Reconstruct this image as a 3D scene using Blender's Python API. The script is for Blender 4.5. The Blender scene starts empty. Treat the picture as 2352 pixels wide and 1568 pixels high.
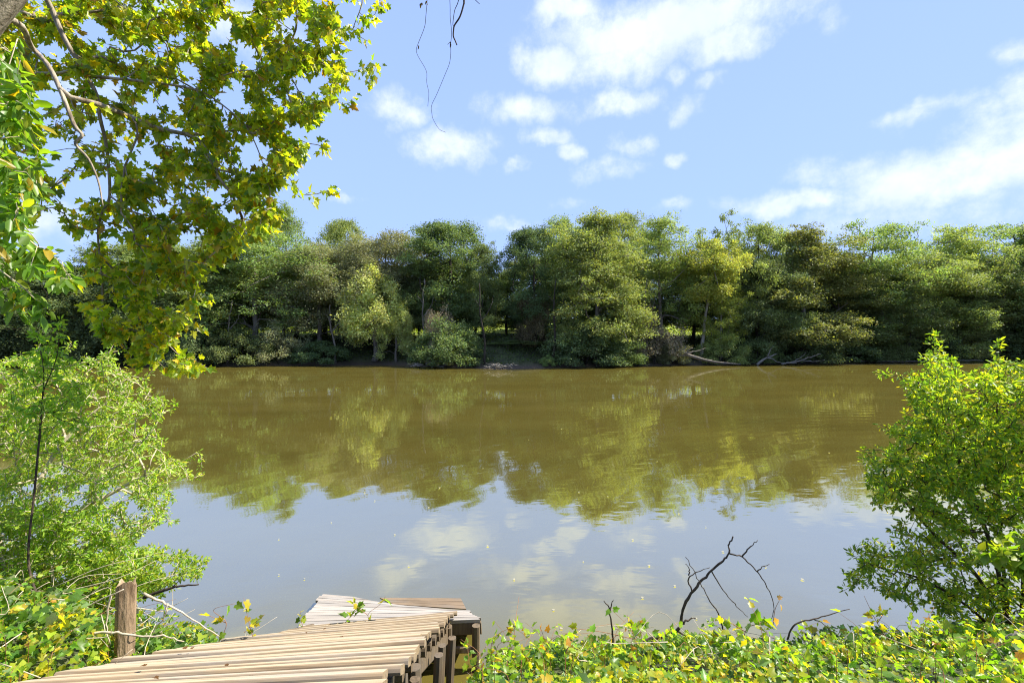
import bpy, math, random
import numpy as np
from mathutils import Vector

# ------------------------------------------------------------------ camera, sky, sun, exposure
SC = bpy.context.scene
COL = SC.collection
CW, CH, FPX, EYE = 2352.0, 1568.0, 1100.0, 3.6
cam = bpy.data.objects.new('camera', bpy.data.cameras.new('camera'))
COL.objects.link(cam)
cam.location = (0, 0, EYE)
cam.rotation_euler = (math.radians(90), 0, 0)
cam.data.sensor_width = 36
cam.data.lens = FPX / CW * 36
cam.data.clip_start = 0.05
cam.data.clip_end = 6000
SC.camera = cam

SUN_AZ, SUN_EL = math.radians(80), math.radians(50)      # clockwise from +Y, above the horizon
sun = bpy.data.objects.new('sun', bpy.data.lights.new('sun', 'SUN'))
COL.objects.link(sun)
sun.data.energy = 5.0
sun.data.angle = math.radians(0.53)
sun.data.color = (1.0, 0.94, 0.82)
sd = Vector((math.sin(SUN_AZ) * math.cos(SUN_EL), math.cos(SUN_AZ) * math.cos(SUN_EL), math.sin(SUN_EL)))
sun.rotation_euler = sd.to_track_quat('Z', 'Y').to_euler()

SC.view_settings.view_transform = 'Standard'
SC.view_settings.look = 'None'
SC.view_settings.gamma = 1
SC.view_settings.exposure = 1.22
SC.render.engine = 'CYCLES'
SC.cycles.max_bounces = 7
SC.cycles.diffuse_bounces = 3
SC.cycles.glossy_bounces = 3
SC.cycles.transmission_bounces = 4
SC.cycles.transparent_max_bounces = 4
SC.cycles.caustics_reflective = False
SC.cycles.caustics_refractive = False
SC.cycles.use_denoising = True
SC.cycles.denoising_prefilter = 'NONE'
SC.cycles.pixel_filter_type = 'BLACKMAN_HARRIS'
SC.cycles.filter_width = 1.1

class NT:
    """small helper to wire nodes"""
    def __init__(s, tree): s.t = tree
    def n(s, typ, **kw):
        nd = s.t.nodes.new(typ)
        for k, v in kw.items():
            if k.startswith('i_'):
                nd.inputs[k[2:].replace('_', ' ')].default_value = v
            else: setattr(nd, k, v)
        return nd
    def l(s, a, b): s.t.links.new(a, b)
    def val(s, sock, v):
        if hasattr(v, 'is_linked') or isinstance(v, bpy.types.NodeSocket): s.l(v, sock)
        else: sock.default_value = v
    def m(s, op, a, b=0.0, c=None, clamp=False):
        nd = s.t.nodes.new('ShaderNodeMath'); nd.operation = op; nd.use_clamp = clamp
        s.val(nd.inputs[0], a); s.val(nd.inputs[1], b)
        if c is not None: s.val(nd.inputs[2], c)
        return nd.outputs[0]
    def vm(s, op, a, b=(0, 0, 0)):
        nd = s.t.nodes.new('ShaderNodeVectorMath'); nd.operation = op
        s.val(nd.inputs[0], a); s.val(nd.inputs[1], b)
        return nd.outputs['Value'] if op == 'LENGTH' else nd.outputs[0]
    def mix(s, f, a, b, mode='MIX'):
        nd = s.t.nodes.new('ShaderNodeMix'); nd.data_type = 'RGBA'; nd.blend_type = mode
        s.val(nd.inputs[0], f); s.val(nd.inputs[6], a); s.val(nd.inputs[7], b)
        return nd.outputs[2]
    def noise(s, vec, scale, detail=3.0, rough=0.55, out=0):
        nd = s.t.nodes.new('ShaderNodeTexNoise')
        nd.inputs['Scale'].default_value = scale; nd.inputs['Detail'].default_value = detail
        nd.inputs['Roughness'].default_value = rough
        if vec is not None: s.l(vec, nd.inputs['Vector'])
        return nd.outputs[out]
    def ramp(s, f, stops):
        nd = s.t.nodes.new('ShaderNodeValToRGB')
        el = nd.color_ramp.elements
        while len(el) < len(stops): el.new(0.5)
        for e, (p, c) in zip(el, stops): e.position = p; e.color = c if len(c) == 4 else (*c, 1)
        s.val(nd.inputs[0], f)
        return nd.outputs[0]
    def maprange(s, v, a, b, c=0.0, d=1.0, smooth=False):
        nd = s.t.nodes.new('ShaderNodeMapRange')
        if smooth: nd.interpolation_type = 'SMOOTHSTEP'
        s.val(nd.inputs[0], v)
        for i, x in enumerate((a, b, c, d)): nd.inputs[i + 1].default_value = x
        return nd.outputs[0]

world = bpy.data.worlds.new('World'); SC.world = world; world.use_nodes = True
w = NT(world.node_tree); w.t.nodes.clear()
sky = w.n('ShaderNodeTexSky', sky_type='NISHITA', sun_disc=False, sun_elevation=SUN_EL, sun_rotation=SUN_AZ,
          altitude=30, air_density=1.0, dust_density=0.6, ozone_density=1.6)
tc = w.n('ShaderNodeTexCoord')
sep = w.n('ShaderNodeSeparateXYZ'); w.l(tc.outputs['Generated'], sep.inputs[0])
az = w.m('ARCTAN2', sep.outputs[0], sep.outputs[1])
el = w.m('ARCSINE', sep.outputs[2])
comb = w.n('ShaderNodeCombineXYZ'); w.l(az, comb.inputs[0]); w.l(el, comb.inputs[1])
wob = w.noise(comb.outputs[0], 9.0, 4.0, 0.6, out=1)
wob = w.vm('MULTIPLY', w.vm('SUBTRACT', wob, (0.5, 0.5, 0.5)), (0.11, 0.07, 0.0))
pos = w.vm('ADD', comb.outputs[0], wob)
CLOUDS = [  # photograph place of each cloud: x, y, half width, half height, weight
    (1500, 70, 275, 74, 1.2), (1262, 145, 82, 58, 1.05), (1300, 30, 90, 46, 1.05), (1670, 95, 95, 50, 1.05), (1420, 140, 145, 58, 1.0),
    (1430, 228, 95, 36, .72), (1580, 250, 60, 34, .62), (1562, 170, 28, 36, .75), (1638, 185, 34, 24, .6), (918, 250, 76, 42, .9),
    (900, 290, 30, 20, .5), (1038, 330, 100, 48, .85), (1215, 260, 110, 38, .9), (1130, 240, 50, 30, .5), (1260, 320, 66, 24, .8),
    (1315, 347, 42, 25, .9), (1447, 330, 52, 32, .75), (1546, 360, 36, 18, .7), (1387, 388, 80, 30, .55), (1176, 376, 42, 15, .6),
    (1810, 456, 170, 28, .9), (2230, 390, 420, 76, 1.05), (2340, 300, 200, 95, .75), (1960, 395, 190, 42, .6), (2120, 262, 140, 26, .65),
    (2325, 128, 75, 34, .9), (2340, 200, 85, 55, .7), (1850, 8, 110, 40, .55), (1908, 50, 45, 45, .5), (1545, 478, 60, 20, .5),
    (1300, 462, 60, 18, .4), (1163, 518, 95, 20, .55), (90, 525, 110, 50, .9), (790, 447, 45, 13, .5), (2150, 480, 560, 70, .5),
    (560, 60, 160, 60, .8), (300, -60, 200, 90, .9), (200, 200, 120, 50, .6)]
mx = None
for (cx, cy, rx, ry, wt) in CLOUDS:
    a0 = math.atan((cx - CW / 2) / FPX); e0 = math.atan((CH / 2 - cy) / FPX * math.cos(a0))
    ra = rx / FPX * math.cos(a0) ** 2; re = ry / FPX * math.cos(a0) * math.cos(e0) ** 2
    q = w.vm('MULTIPLY', w.vm('SUBTRACT', pos, (a0, e0, 0)), (1 / ra, 1 / re, 0))
    g = w.m('MULTIPLY', w.m('SUBTRACT', 1.4, w.vm('LENGTH', q), clamp=True), wt)
    mx = g if mx is None else w.m('MAXIMUM', mx, g)
# clouds overhead and behind, seen from elsewhere and in the water
ovh = w.noise(w.vm('MULTIPLY', tc.outputs['Generated'], (1, 1, 1.6)), 2.6, 5.0, 0.6)
ovh = w.m('MULTIPLY', w.maprange(ovh, 0.38, 0.66, 0, 1, True), w.maprange(el, 0.60, 0.78, 0, 0.85, True))
mx = w.m('MAXIMUM', mx, ovh)
fine = w.noise(comb.outputs[0], 17.0, 9.0, 0.66)
dens = w.m('ADD', mx, w.m('MULTIPLY', w.m('SUBTRACT', fine, 0.5), 1.6))
cov = w.maprange(dens, 0.12, 1.25, 0, 1, True)
cov = w.m('MULTIPLY', cov, w.maprange(mx, 0.0, 0.25, 0, 1))
skyc = w.mix(1.0, sky.outputs[0], (0.95, 0.92, 1.32, 1), 'MULTIPLY')
lift = w.mix(w.maprange(el, 0.0, 0.75, 0.95, 0.70), skyc, (4.5, 6.5, 11.9, 1))
shade = w.noise(comb.outputs[0], 7.0, 3.0)
ccol = w.ramp(shade, [(0.25, (7.6, 8.6, 10.6)), (0.75, (10.4, 10.9, 11.6))])
out = w.mix(w.m('MULTIPLY', cov, 0.90), lift, ccol)
bg = w.n('ShaderNodeBackground'); w.l(out, bg.inputs[0]); bg.inputs[1].default_value = 0.050
wo = w.n('ShaderNodeOutputWorld'); w.l(bg.outputs[0], wo.inputs[0])
world.cycles.sampling_method = 'MANUAL'
world.cycles.sample_map_resolution = 512

# ------------------------------------------------------------------ helpers
def P(px, py, Y):
    """world point seen at photograph pixel (px, py) when it stands Y metres out"""
    return np.array([(px - CW / 2) / FPX * Y, Y, EYE + (CH / 2 - py) / FPX * Y])
def norm(a):
    return a / (np.linalg.norm(a, axis=-1, keepdims=True) + 1e-9)
def tag(o, label=None, cat=None, group=None, kind=None):
    if label: o['label'] = label
    if cat: o['category'] = cat
    if group: o['group'] = group
    if kind: o['kind'] = kind
    return o
def empty(name, loc=(0, 0, 0), label=None, cat=None, group=None):
    o = bpy.data.objects.new(name, None); COL.objects.link(o); o.location = loc
    o.empty_display_size = 0.1
    return tag(o, label, cat, group)
def link(name, me, mat=None, parent=None, loc=None):
    o = bpy.data.objects.new(name, me); COL.objects.link(o)
    if mat is not None:
        if len(me.materials) == 0: me.materials.append(mat)
        elif me.materials[0] is not mat:
            o.material_slots[0].link = 'OBJECT'; o.material_slots[0].material = mat
    if parent is not None: o.parent = parent
    if loc is not None: o.location = loc
    return o
def mesh_arrays(name, V, T, tint=None, smooth=False):
    """mesh from vertices (n,3) and faces of equal size (m,k)"""
    V = np.ascontiguousarray(V, np.float32); T = np.ascontiguousarray(T, np.int32)
    me = bpy.data.meshes.new(name)
    k = T.shape[1]
    me.vertices.add(len(V)); me.vertices.foreach_set('co', V.ravel())
    me.loops.add(T.size); me.loops.foreach_set('vertex_index', T.ravel())
    me.polygons.add(len(T)); me.polygons.foreach_set('loop_start', np.arange(0, T.size, k, dtype=np.int32))
    if smooth: me.polygons.foreach_set('use_smooth', np.ones(len(T), bool))
    me.update(calc_edges=True)
    if tint is not None:
        at = me.color_attributes.new('tint', 'FLOAT_COLOR', 'POINT')
        c = np.ones((len(V), 4), np.float32); c[:, :3] = tint
        at.data.foreach_set('color', c.ravel())
    return me
def outline(half, centre, zc=0.10, curl=0.12):
    """leaf from half an outline: fan around a centre, folded along the midrib and curled at the tip"""
    pts = [half[0]] + half[1:-1] + [half[-1]] + [(x, -y) for x, y in half[-2:0:-1]]
    V = np.array([[x, y, zc * abs(y) * 2 - curl * x * x] for x, y in pts] + [[centre, 0, -curl * centre ** 2]])
    n = len(pts)
    return V, np.array([[i, (i + 1) % n, n] for i in range(n)])
LEAF = {
    'spray': (np.array([[0, 0, 0], [.5, .27, .09], [1, 0, -.03], [.5, -.27, .09]], float), np.array([[0, 2, 1], [0, 3, 2]])),
    'oval': (np.array([[0, 0, 0], [.3, .2, .05], [.7, .17, .02], [1, 0, -.1], [.7, -.17, .02], [.3, -.2, .05]], float),
             np.array([[0, 2, 1], [0, 3, 2], [0, 4, 3], [0, 5, 4]])),
    'lobed': outline([(0, 0), (-.13, .16), (-.04, .50), (.22, .30), (.50, .56), (.56, .22), (.74, .22), (1.05, 0)], .28, .22, .2),
    'vine': outline([(0, 0), (-.15, .18), (.0, .42), (.26, .33), (.46, .44), (.60, .20), (1.0, 0)], .30, .18, .2),
    'heart': outline([(0, 0), (-.12, .16), (.0, .36), (.3, .42), (.65, .24), (1.0, 0)], .32),
}
def leaves(pos, D, N, size, shape, tint):
    """many leaves: base point, tip direction, face normal, length, colour"""
    tv, tt = LEAF[shape]
    D = norm(D); N = norm(N - (N * D).sum(1, keepdims=True) * D); B = np.cross(N, D)
    s = np.asarray(size)[:, None, None]
    V = pos[:, None, :] + s * (tv[None, :, 0:1] * D[:, None] + tv[None, :, 1:2] * B[:, None] + tv[None, :, 2:3] * N[:, None])
    n, k = len(pos), len(tv)
    T = (tt[None] + (np.arange(n) * k)[:, None, None]).reshape(-1, 3)
    return V.reshape(-1, 3), T, np.repeat(tint, k, axis=0)
def join(parts):
    Vs, Ts, Cs, o = [], [], [], 0
    for V, T, C in parts:
        Vs.append(V); Ts.append(T + o); Cs.append(C); o += len(V)
    return np.concatenate(Vs), np.concatenate(Ts), np.concatenate(Cs)
def tubes(lines, sides=5):
    """lines: list of (points (n,3), radii (n,)) -> quads as one mesh"""
    Vs, Fs, o = [], [], 0
    ang = np.linspace(0, 2 * math.pi, sides, endpoint=False)
    for pts, rad in lines:
        pts = np.asarray(pts, float); rad = np.asarray(rad, float); n = len(pts)
        if n < 2: continue
        t = norm(np.gradient(pts, axis=0))
        m = t.mean(0); ref = np.array([0, 0, 1.0]) if abs(m[2]) < .8 * np.linalg.norm(m) + 1e-9 else np.array([1.0, 0, 0])
        a = norm(np.cross(t, ref)); b = np.cross(t, a)
        ring = pts[:, None] + rad[:, None, None] * (np.cos(ang)[None, :, None] * a[:, None] + np.sin(ang)[None, :, None] * b[:, None])
        i = np.arange(n - 1)[:, None] * sides; j = np.arange(sides)[None]; j2 = (j + 1) % sides
        Fs.append(np.stack([i + j, i + j2, i + sides + j2, i + sides + j], -1).reshape(-1, 4) + o)
        Vs.append(ring.reshape(-1, 3)); o += n * sides
        for e in (0, n - 1):                              # closed ends
            Vs.append(pts[e][None]); c = o; o += 1
            base = o - 1 - n * sides - (0 if e == 0 else 1)
            r0 = base + e * sides
            k = np.arange(sides)
            q = np.stack([r0 + k, r0 + (k + 1) % sides, np.full(sides, c), np.full(sides, c)], -1)
            Fs.append(q if e else q[:, [1, 0, 2, 3]])
    return np.concatenate(Vs), np.concatenate(Fs)
def tube_mesh(name, lines, sides=5):
    V, F = tubes(lines, sides)
    capm = F[:, 2] == F[:, 3]
    me = bpy.data.meshes.new(name)
    q, t = F[~capm], F[capm][:, :3]
    loops = np.concatenate([q.ravel(), t.ravel()]).astype(np.int32)
    st = np.concatenate([np.arange(len(q)) * 4, len(q) * 4 + np.arange(len(t)) * 3]).astype(np.int32)
    me.vertices.add(len(V)); me.vertices.foreach_set('co', V.astype(np.float32).ravel())
    me.loops.add(len(loops)); me.loops.foreach_set('vertex_index', loops)
    me.polygons.add(len(st)); me.polygons.foreach_set('loop_start', st)
    me.polygons.foreach_set('use_smooth', np.ones(len(st), bool))
    me.update(calc_edges=True)
    return me
def spline(pts, n=6):
    """smooth a polyline (Catmull-Rom)"""
    p = np.asarray(pts, float)
    if len(p) < 3: return np.array([p[0] + (p[-1] - p[0]) * t for t in np.linspace(0, 1, n)])
    q = np.vstack([2 * p[0] - p[1], p, 2 * p[-1] - p[-2]]); out = []
    for i in range(1, len(q) - 2):
        for t in np.linspace(0, 1, n, endpoint=False):
            a, b, c, d = q[i - 1], q[i], q[i + 1], q[i + 2]
            out.append(.5 * (2 * b + (c - a) * t + (2 * a - 5 * b + 4 * c - d) * t ** 2 + (3 * b - 3 * c + d - a) * t ** 3))
    out.append(p[-1]); return np.array(out)
def grow(rng, starts, targets, seg=0.5, bend=0.35, sag=0.0, jit=0.05, pw=0.3, rtip=0.01, expo=0.5):
    """grow branches from starting polylines to every target, each from the nearest wood already there.
    returns polylines with radii, and for each target (points of its twig, direction at the tip)"""
    N = sum(len(s) for s in starts) + 40 * len(targets)
    X = np.zeros((N, 3)); par = -np.ones(N, int); pl = np.zeros(N); k = 0; paths = []
    for s in starts:
        i0 = k
        if k > 0:                                          # later limbs leave the nearest wood
            j = int(np.argmin(np.linalg.norm(X[:k] - s[0], axis=1))); par[k] = j; pl[k] = pl[j] + np.linalg.norm(X[j] - s[0])
        X[k] = s[0]; k += 1
        for p in s[1:]:
            X[k] = p; par[k] = k - 1; pl[k] = pl[k - 1] + np.linalg.norm(X[k] - X[k - 1]); k += 1
        paths.append(([par[i0]] if par[i0] >= 0 else []) + list(range(i0, k)))
    twigs = [None] * len(targets)
    order = np.argsort([np.min(np.linalg.norm(X[:k] - t, axis=1)) for t in targets])
    for ti in order:
        t = targets[ti]
        d = np.linalg.norm(X[:k] - t, axis=1)
        j = int(np.argmin(d + pw * pl[:k])); L = d[j]
        if L < 1e-4: continue
        dr = norm((X[j] - X[par[j]])[None])[0] if par[j] >= 0 else np.array([0, 0, 1.0])
        c = X[j] + dr * L * bend + np.array([0, 0, sag * L])
        n = int(np.clip(round(L / seg), 2, 30)); u = np.linspace(0, 1, n + 1)[1:, None]
        pts = (1 - u) ** 2 * X[j] + 2 * u * (1 - u) * c + u * u * t
        pts[:-1] += rng.normal(0, jit * L / n ** .5, (n, 3))[:-1]
        idx = []
        for p in pts:
            X[k] = p; par[k] = idx[-1] if idx else j; pl[k] = pl[par[k]] + L / n; idx.append(k); k += 1
        paths.append([j] + idx)
        twigs[ti] = np.vstack([X[j][None], pts])
    cnt = np.zeros(k); haschild = np.zeros(k, bool); haschild[par[1:k][par[1:k] >= 0]] = True
    cnt[~haschild] = 1
    for i in range(k - 1, 0, -1):
        if par[i] >= 0: cnt[par[i]] += cnt[i]
    r = rtip * cnt ** expo
    lines = []
    for p in paths:
        rr = r[p].copy()
        if len(p) > 1 and par[p[1]] == p[0]: rr[0] = min(rr[0], rr[1] * 1.15)
        lines.append((X[p], rr))
    return lines, twigs
def inside(poly, x, y):
    poly = np.asarray(poly, float); r = np.zeros(len(x), bool); j = len(poly) - 1
    for i in range(len(poly)):
        xi, yi = poly[i]; xj, yj = poly[j]
        c = ((yi > y) != (yj > y)) & (x < (xj - xi) * (y - yi) / (yj - yi + 1e-12) + xi); r ^= c; j = i
    return r
def palette(rng, n, cols, weights, jit=0.18):
    c = np.array(cols)[rng.choice(len(cols), n, p=np.array(weights) / sum(weights))]
    return c * (1 + rng.normal(0, jit, (n, 1))).clip(.45, 1.8) * (1 + rng.normal(0, jit * .35, (n, 3))).clip(.6, 1.5)

# ------------------------------------------------------------------ materials
def new_mat(name):
    m = bpy.data.materials.new(name); m.use_nodes = True; t = NT(m.node_tree); t.t.nodes.clear()
    o = t.n('ShaderNodeOutputMaterial'); return m, t, o
def leaf_mat(name, col=(1, 1, 1), trans=0.4, tcol=(1.25, 1.2, .5), rough=0.5, vary=0.12, spec=0.4):
    m, t, o = new_mat(name)
    a = t.n('ShaderNodeAttribute', attribute_name='tint')
    c = t.mix(1.0, a.outputs['Color'], (*col, 1), 'MULTIPLY')
    if vary:
        oi = t.n('ShaderNodeObjectInfo')
        hs = t.n('ShaderNodeHueSaturation'); t.l(c, hs.inputs['Color'])
        t.l(t.maprange(oi.outputs['Random'], 0, 1, .5 - vary * .16, .5 + vary * .12), hs.inputs['Hue'])
        t.l(t.maprange(t.m('FRACT', t.m('MULTIPLY', oi.outputs['Random'], 7.3)), 0, 1, 1 - vary * 1.5, 1 + vary * 1.6), hs.inputs['Value'])
        c = hs.outputs[0]
    p = t.n('ShaderNodeBsdfPrincipled'); t.l(c, p.inputs['Base Color'])
    p.inputs['Roughness'].default_value = rough; p.inputs['Specular IOR Level'].default_value = spec if not vary else .12
    tr = t.n('ShaderNodeBsdfTranslucent'); t.l(t.mix(1.0, c, (*tcol, 1), 'MULTIPLY'), tr.inputs[0])
    mxs = t.n('ShaderNodeMixShader'); mxs.inputs[0].default_value = trans
    t.l(p.outputs[0], mxs.inputs[1]); t.l(tr.outputs[0], mxs.inputs[2]); t.l(mxs.outputs[0], o.inputs[0])
    return m
def bark_mat(name, c1, c2, scale=6, rough=.9, bump=.5, stretch=(1, 1, .25)):
    m, t, o = new_mat(name)
    tcn = t.n('ShaderNodeTexCoord')
    v = t.vm('MULTIPLY', tcn.outputs['Object'], stretch)
    n1 = t.noise(v, scale, 6, .65)
    c = t.ramp(n1, [(.3, c1), (.68, c2)])
    p = t.n('ShaderNodeBsdfPrincipled'); t.l(c, p.inputs['Base Color']); p.inputs['Roughness'].default_value = rough
    p.inputs['Specular IOR Level'].default_value = .2
    b = t.n('ShaderNodeBump'); b.inputs['Strength'].default_value = bump; b.inputs['Distance'].default_value = .03
    t.l(n1, b.inputs['Height']); t.l(b.outputs[0], p.inputs['Normal']); t.l(p.outputs[0], o.inputs[0])
    return m
M = {}
M['dark_green'] = leaf_mat('leaves_dark_green', (.180, .240, .090), .42)
M['deep_green'] = leaf_mat('leaves_deep_green', (.140, .195, .080), .38)
M['mid_green'] = leaf_mat('leaves_mid_green', (.235, .310, .105), .45)
M['light_green'] = leaf_mat('leaves_light_green', (.29, .37, .115), .48)
M['grey_green'] = leaf_mat('leaves_grey_green', (.275, .300, .155), .36)
M['cypress'] = leaf_mat('needles_olive', (.270, .320, .105), .42, (1.15, 1.1, .4))
M['willow'] = leaf_mat('leaves_willow', (.56, .59, .22), .45)
M['yellow_green'] = leaf_mat('leaves_yellow_green', (.42, .47, .11), .45)
M['brown_leaf'] = leaf_mat('leaves_brownish', (.17, .14, .07), .25)
M['pink_grey'] = leaf_mat('leaves_pale_grey', (0.273, 0.234, 0.156), .25)
M['near'] = leaf_mat('leaves_near', (1, 1, 1), .62, (1.75, 1.65, .38), .38, 0, .5)
M['near_soft'] = leaf_mat('leaves_bush', (1, 1, 1), .55, (1.6, 1.55, .4), .45, 0, .4)
M['bark_dark'] = bark_mat('bark_dark', (.022, .018, .013), (.075, .062, .045), 3)
M['bark_mid'] = bark_mat('bark_mid', (.09, .078, .06), (.26, .225, .18), 3)
M['bark_pale'] = bark_mat('bark_pale', (.20, .17, .13), (.42, .38, .31), 3)
M['bark_syc'] = bark_mat('bark_sycamore', (.10, .07, .045), (.50, .43, .33), 11, bump=1.0)
M['twig_pale'] = bark_mat('twig_pale', (.30, .25, .17), (.58, .50, .37), 20, bump=.2)
M['twig_dark'] = bark_mat('twig_dark', (.025, .019, .014), (.085, .062, .045), 25, bump=.3)
M['twig_red'] = bark_mat('twig_reddish', (.16, .07, .035), (.34, .17, .08), 20, bump=.2)
M['drift'] = bark_mat('driftwood', (.10, .09, .07), (.30, .27, .23), 5, stretch=(.4, 1, 1))

# ground: mud at the waterline, leaf litter and green above
def ground_mat():
    m, t, o = new_mat('bank_soil')
    tcn = t.n('ShaderNodeTexCoord'); s = t.n('ShaderNodeSeparateXYZ'); t.l(tcn.outputs['Object'], s.inputs[0])
    n1 = t.noise(tcn.outputs['Object'], .9, 8, .65); n2 = t.noise(tcn.outputs['Object'], 7, 6, .6)
    mud = t.ramp(n2, [(.3, (.040, .028, .018)), (.7, (.115, .082, .055))])
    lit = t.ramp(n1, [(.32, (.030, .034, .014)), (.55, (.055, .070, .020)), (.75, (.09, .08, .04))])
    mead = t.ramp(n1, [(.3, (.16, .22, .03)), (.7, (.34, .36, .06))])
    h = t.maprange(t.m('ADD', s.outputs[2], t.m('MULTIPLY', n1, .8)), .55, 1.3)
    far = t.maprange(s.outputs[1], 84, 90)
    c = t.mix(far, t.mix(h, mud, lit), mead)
    p = t.n('ShaderNodeBsdfPrincipled'); t.l(c, p.inputs['Base Color']); p.inputs['Roughness'].default_value = .9
    b = t.n('ShaderNodeBump'); b.inputs['Strength'].default_value = .8; b.inputs['Distance'].default_value = .12
    t.l(n2, b.inputs['Height']); t.l(b.outputs[0], p.inputs['Normal']); t.l(p.outputs[0], o.inputs[0])
    return m
M['ground'] = ground_mat()

def water_mat():
    m, t, o = new_mat('river_water')
    tcn = t.n('ShaderNodeTexCoord'); v = tcn.outputs['Object']
    n_big = t.noise(t.vm('MULTIPLY', v, (.10, .22, 1)), 1.0, 2, .5)
    n_mid = t.noise(t.vm('MULTIPLY', v, (.8, 1.7, 1)), 1.0, 3, .5)
    n_fin = t.noise(t.vm('MULTIPLY', v, (5, 9, 1)), 1.0, 3, .6)
    # a gentle wake spreading from the right bank
    d = t.vm('SUBTRACT', v, (17.0, 3.0, 0)); r = t.vm('LENGTH', d)
    wv = t.m('SINE', t.m('ADD', t.m('MULTIPLY', r, 7.5), t.m('MULTIPLY', n_mid, 5.0)))
    env = t.m('MULTIPLY', t.maprange(r, 6, 11, 0, 1, True), t.maprange(r, 16, 30, 1, .12, True))
    gust = t.maprange(t.noise(t.vm('MULTIPLY', v, (.05, .09, 1)), 1.0, 3, .5), .35, .65, .35, 1.3)
    hgt = t.m('ADD', t.m('MULTIPLY', n_big, .012), t.m('MULTIPLY', t.m('MULTIPLY', n_mid, gust), .0028))
    hgt = t.m('ADD', hgt, t.m('MULTIPLY', t.m('MULTIPLY', n_fin, gust), .0003))
    hgt = t.m('ADD', hgt, t.m('MULTIPLY', t.m('MULTIPLY', wv, env), .0011))
    b = t.n('ShaderNodeBump'); b.inputs['Strength'].default_value = 1.0; b.inputs['Distance'].default_value = 1.0
    t.l(hgt, b.inputs['Height'])
    silt = t.noise(t.vm('MULTIPLY', v, (.12, .3, 1)), 1.0, 4, .55)
    c = t.ramp(silt, [(.3, (.108, .089, .019)), (.7, (.142, .117, .026))])
    body = t.n('ShaderNodeBsdfDiffuse'); t.l(c, body.inputs[0]); t.l(b.outputs[0], body.inputs['Normal'])
    tp = t.n('ShaderNodeBsdfTransparent'); tp.inputs[0].default_value = (.85, .72, .5, 1)
    mm = t.n('ShaderNodeMixShader'); mm.inputs[0].default_value = .85
    t.l(tp.outputs[0], mm.inputs[1]); t.l(body.outputs[0], mm.inputs[2])
    lw = t.n('ShaderNodeLayerWeight'); lw.inputs['Blend'].default_value = .5; t.l(b.outputs[0], lw.inputs['Normal'])
    fr = t.ramp(lw.outputs['Facing'], [(0, (.03,) * 3), (.40, (.12,) * 3), (.50, (.29,) * 3), (.60, (.50,) * 3), (.70, (.56,) * 3), (1, (.60,) * 3)])
    gl = t.n('ShaderNodeBsdfGlossy'); gl.inputs['Roughness'].default_value = .025; gl.inputs['Color'].default_value = (1, 1, .87, 1); t.l(b.outputs[0], gl.inputs['Normal'])
    fin = t.n('ShaderNodeMixShader'); t.l(fr, fin.inputs[0]); t.l(mm.outputs[0], fin.inputs[1]); t.l(gl.outputs[0], fin.inputs[2]); t.l(fin.outputs[0], o.inputs[0])
    return m
M['water'] = water_mat()

def wood_mat(name, base, dark, grain_axis=0, knots=True, stain=.62):
    m, t, o = new_mat(name)
    tcn = t.n('ShaderNodeTexCoord')
    geo = t.n('ShaderNodeNewGeometry'); oi = t.n('ShaderNodeObjectInfo')
    st = [30, 30, 30]; st[grain_axis] = 1.2
    off = t.n('ShaderNodeCombineXYZ'); t.l(t.m('MULTIPLY', geo.outputs['Random Per Island'], 40), off.inputs[0]); t.l(t.m('MULTIPLY', oi.outputs['Random'], 60), off.inputs[1])
    v = t.vm('ADD', tcn.outputs['Object'], off.outputs[0])
    g = t.noise(t.vm('MULTIPLY', v, tuple(st)), 1.0, 5, .6)
    bl = t.noise(t.vm('MULTIPLY', v, (2.2, 3.5, 3.5)), 1.0, 4, .6)
    c = t.ramp(g, [(.25, dark), (.52, base), (.85, tuple(min(1, x * 1.12) for x in base))])
    isl = t.maprange(geo.outputs['Random Per Island'], 0, 1, .70, 1.18)
    hv = t.n('ShaderNodeHueSaturation'); t.l(c, hv.inputs['Color']); t.l(isl, hv.inputs['Value'])
    c = t.mix(t.maprange(bl, .50, .75, 0, stain, True), hv.outputs[0], tuple(x * .55 for x in base) + (1,))
    gp = t.noise(t.vm('MULTIPLY', v, (1.1, 2.5, 2.5)), 1.0, 5, .65)
    c = t.mix(t.maprange(gp, .46, .70, 0, .55, True), c, (*[(sum(base) / 3) * x for x in (.92, .90, .86)], 1))
    if knots:
        vo = t.n('ShaderNodeTexVoronoi'); t.l(t.vm('MULTIPLY', v, (3.2, 6, 6)), vo.inputs['Vector']); vo.inputs['Scale'].default_value = 1
        c = t.mix(t.maprange(vo.outputs['Distance'], .03, .09, .85, 0, True), c, (*[x * .28 for x in base], 1))
    p = t.n('ShaderNodeBsdfPrincipled'); t.l(c, p.inputs['Base Color']); p.inputs['Roughness'].default_value = .75
    p.inputs['Specular IOR Level'].default_value = .25
    b = t.n('ShaderNodeBump'); b.inputs['Strength'].default_value = .45; b.inputs['Distance'].default_value = .004
    t.l(g, b.inputs['Height']); t.l(b.outputs[0], p.inputs['Normal']); t.l(p.outputs[0], o.inputs[0])
    return m
M['tread'] = wood_mat('tread_wood', (.44, .355, .235), (.27, .20, .12))
M['tread_edge'] = wood_mat('tread_edge_wood', (.26, .19, .115), (.11, .075, .045))  # darker wood for wear and for the shadow lines painted between boards
M['plank'] = wood_mat('bleached_plank', (.36, .32, .28), (.21, .18, .15), knots=False, stain=.35)
M['wetplank'] = wood_mat('wet_plank', (.20, .145, .095), (.13, .09, .055), knots=False)
M['frame'] = wood_mat('frame_wood', (.15, .11, .07), (.06, .045, .03), 2)
M['post'] = bark_mat('weathered_post', (.10, .065, .035), (.44, .32, .20), 14, bump=1.0, stretch=(1, 1, .18))

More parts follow.
